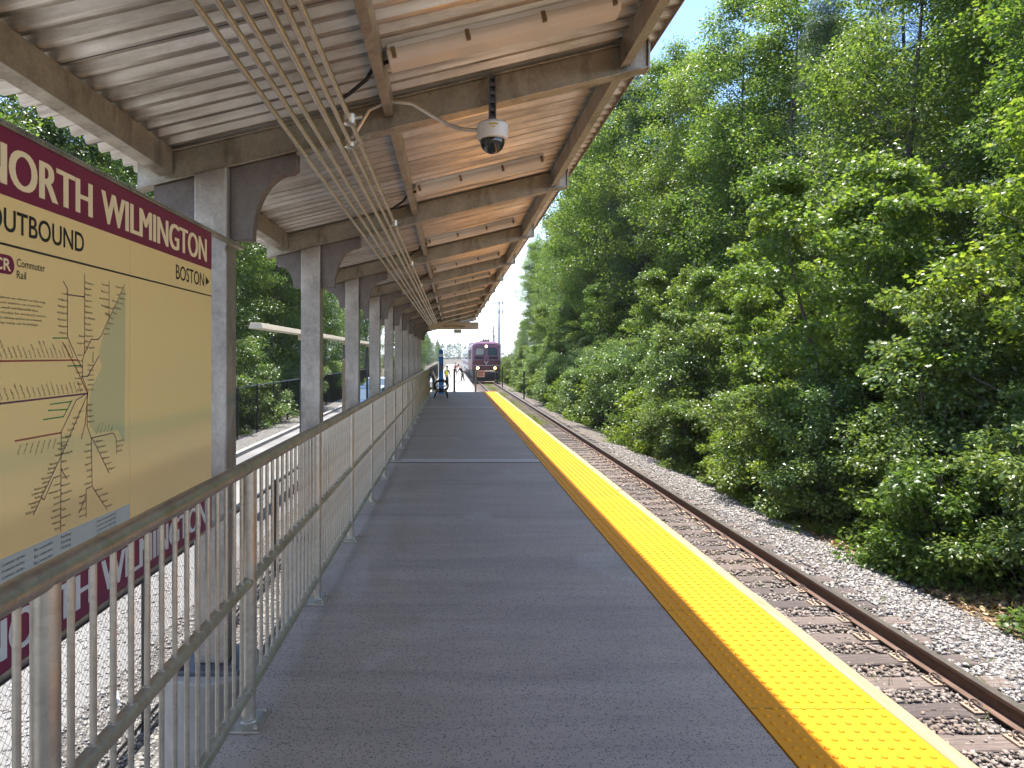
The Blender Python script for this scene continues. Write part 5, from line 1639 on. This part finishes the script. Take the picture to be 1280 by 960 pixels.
# bare trees
def bare_tree(seed, H, lean, label, x, y):
    random.seed(seed)
    root = empty('bare_tree', (x, y, gz(x, y)), 0, label, 'tree')
    b = MB()
    ln = [(lean*H*t*t + 0.12*math.sin(6*t+seed), 0.1*math.cos(5*t), H*t - 0.2) for t in np.linspace(0, 1, 10)]
    b.tube(ln, [0.055*(1-0.85*t)+0.006 for t in np.linspace(0, 1, 10)], 8)
    b.build('trunk', M['bark_pale'], root, smooth=True)
    b = MB()
    for q in range(16):
        f = random.uniform(0.35, 0.95); k = int(f*9); p = Vector(ln[k]); a = random.uniform(0, 6.28); L = random.uniform(0.9, 2.4)*(1.1-f*0.6)
        e1 = p + Vector((math.cos(a)*L*0.5, math.sin(a)*L*0.5, L*0.15)); e2 = e1 + Vector((math.cos(a+0.5)*L*0.4, math.sin(a+0.5)*L*0.4, L*random.uniform(0.0, 0.6))); e3 = e2 + Vector((math.cos(a-0.3)*L*0.3, math.sin(a-0.3)*L*0.3, L*random.uniform(-0.2, 0.4)))
        b.tube([p, e1, e2, e3], [0.03, 0.02, 0.012, 0.005], 6)
        e4 = e1 + Vector((math.cos(a-0.9)*L*0.4, math.sin(a-0.9)*L*0.4, L*0.2)); b.tube([e1, e4], [0.012, 0.004], 5)
    b.build('branches', M['bark_pale'], root, smooth=True)
bare_tree(3, 9.2, -0.10, 'pale bare curving tree showing among the green crowns above the young maple', 10.9, 19.6)
bare_tree(5, 7.0, 0.08, 'thin pale dead tree before the dark gap in the wood', 9.0, 27.5)

# ground cover (stuff)
def grass_patch(n, seed, fx, yr, size, name, label, mat, kind='blade', zoff=0.0, up=1.0, ypow=1.4):
    g = np.random.default_rng(seed)
    y = yr[0] + (yr[1]-yr[0])*g.uniform(0, 1, n)**ypow
    x = fx(y, g)
    nn = np.sin(x*2.1+y*0.7)*np.sin(y*1.3+1.0) + g.uniform(-0.6, 0.6, n)
    k = nn > -0.1; x, y = x[k], y[k]; n = len(x)
    z = np.where(x < 6.7, np.maximum(bal_z(x, y), hfun(x, y)), hfun(x, y)) + zoff
    pos = np.stack([x, y, z], 1)
    d = g.normal(size=(n,3))*0.5; d[:,2] = up*g.uniform(0.5, 1.2, n)
    nr = g.normal(size=(n,3))
    if kind != 'blade': nr[:,2] = 1.5
    me = leaves_mesh(name, pos, d, nr, g.uniform(size[0], size[1], n), kind, mat)
    o = link(bpy.data.objects.new(name, me)); return tag(o, label, 'ground cover', kind='stuff')
grass_patch(16000, 5, lambda y, g: 6.35 + np.abs(g.normal(size=len(y)))*0.45 + 0.12*np.sin(y*1.1), (12.5, 75), (0.10, 0.30), 'grass', 'yellow-green grass growing along the edge of the ballast', M['grass'])
grass_patch(9000, 6, lambda y, g: TRACK_X + g.normal(size=len(y))*0.28, (30, 75), (0.08, 0.22), 'weeds', 'weeds growing between the rails beyond the platform', M['grass'])
grass_patch(900, 8, lambda y, g: TRACK_X + g.uniform(-0.6, 1.6, len(y)), (4, 30), (0.05, 0.16), 'track_weeds', 'sparse weeds in the ballast between the rails', M['grass'])
grass_patch(900, 15, lambda y, g: 6.5 + np.abs(g.normal(size=len(y)))*0.4, (6.5, 11), (0.08, 0.2), 'grass_tufts', 'thin grass tufts on the leaf litter at the right edge', M['grass'])
grass_patch(9000, 19, lambda y, g: 6.35 + g.uniform(0, 1.7, len(y)), (5.2, 14), (0.06, 0.12), 'fallen_leaves', 'dry brown fallen leaves covering the bank at the right edge', M['litter'], 'simple', 0.02, 0.15)
grass_patch(15000, 9, lambda y, g: 6.3 + np.abs(g.normal(size=len(y)))*1.3, (5.5, 40), (0.05, 0.10), 'leaf_litter', 'dry brown leaves lying under the bushes', M['litter'], 'simple', 0.012, 0.1)
grass_patch(5000, 10, lambda y, g: 6.7 + np.abs(g.normal(size=len(y)))*0.7, (12, 40), (0.06, 0.11), 'ground_cover', 'low leafy seedlings on the forest floor', M['leaf_maple'], 'oak', 0.08, 0.35)

# trees left of the yard
LG = 'trees behind the tall black fence left of the platform'
random.seed(77)
y = 9.0; i = 0
while y < 100:
    k = ['dark', 'oakC', 'oakA', 'dark', 'oakC', 'oakB'][i % 6]
    lab = {'dark': 'dark dense tree behind the tall black fence on the left', 'oakC': 'low-branched leafy tree behind the tall black fence on the left', 'oakA': 'tall oak-like tree behind the tall black fence on the left', 'oakB': 'tall light green tree behind the tall black fence on the left'}[k]
    plant(k, -10.2 + random.uniform(-1.2, 0.8), y, random.uniform(0.68, 0.88), label=lab, group=LG, z=-1.7)
    y += random.uniform(2.9, 4.2)*(1 if y < 50 else 1.8); i += 1
y = 6.0
while y < 70:
    plant('dark', -15.5 + random.uniform(-1.5, 1.5), y, random.uniform(0.85, 1.0), label='dark tree in the second row behind the black fence on the left', group=LG, z=-1.7); y += random.uniform(4, 6)
y = 7.5
while y < 60:
    plant(random.choice(['bushA', 'bushB', 'bushD']), -8.4 + random.uniform(-0.4, 0.4), y, random.uniform(0.9, 1.3), label='shaded bush pressed against the tall black fence on the left', cat='bush', group='bushes behind the black fence', z=-1.4); y += random.uniform(1.8, 2.6)
for (x, yy, s) in ((-5.2, 62, 0.42), (-4.6, 72, 0.40), (-5.5, 84, 0.5), (-4.8, 98, 0.5), (-5.6, 115, 0.62)):
    plant('oakC', x, yy, s, label='light green tree beyond the black picket fence past the bench', group='trees beyond the picket fence', z=-1.4)
# far trees closing the line
random.seed(5)
y = 130.0
while y < 620:
    plant(random.choice(['oakA', 'oakC', 'dark']), -8.5 + random.uniform(-1.5, 0.8), y, random.uniform(0.55, 0.8), label='hazy distant tree on the left side of the line, beyond the low platform', group='distant trees left of the line', z=-1.6)
    y *= random.uniform(1.06, 1.12)
for q in range(16):
    plant(random.choice(['dark', 'oakC', 'dark']), -8 + q*3.4 + random.uniform(-1, 1), random.uniform(560, 700), random.uniform(0.8, 1.1), label='hazy distant tree closing the view down the line', group='distant trees down the line', z=-1.6)
for q in range(9):
    plant(random.choice(['dark', 'oakC', 'oakA']), 2.5 + 0.085*(140 + q*26) + random.uniform(-0.8, 1.5), 140 + q*26, random.uniform(0.62, 0.8), label='distant tree on the right side of the line behind the train', group='distant trees right of the line', z=-1.6)
for k in protos:
    if first[k]:
        for ch in list(protos[k].children): bpy.data.objects.remove(ch)
        bpy.data.objects.remove(protos[k])

# ------------------------------------------------------------------ thin summer haze
hb_ = MB(); hb_.box(-1480, 1480, -290, 2400, -3.2, 46)
vm = bpy.data.materials.new('thin_haze'); vm.use_nodes = True
vn, vl = vm.node_tree.nodes, vm.node_tree.links
vn.remove(vn['Principled BSDF'])
pv = vn.new('ShaderNodeVolumePrincipled')
pv.inputs['Color'].default_value = (0.86, 0.92, 1.0, 1)
pv.inputs['Density'].default_value = 0.0002
vl.new(pv.outputs[0], vn['Material Output'].inputs['Volume'])
o = hb_.build('haze', vm); o['kind'] = 'stuff'; o['label'] = 'thin pale summer haze down the line'; o['category'] = 'haze'
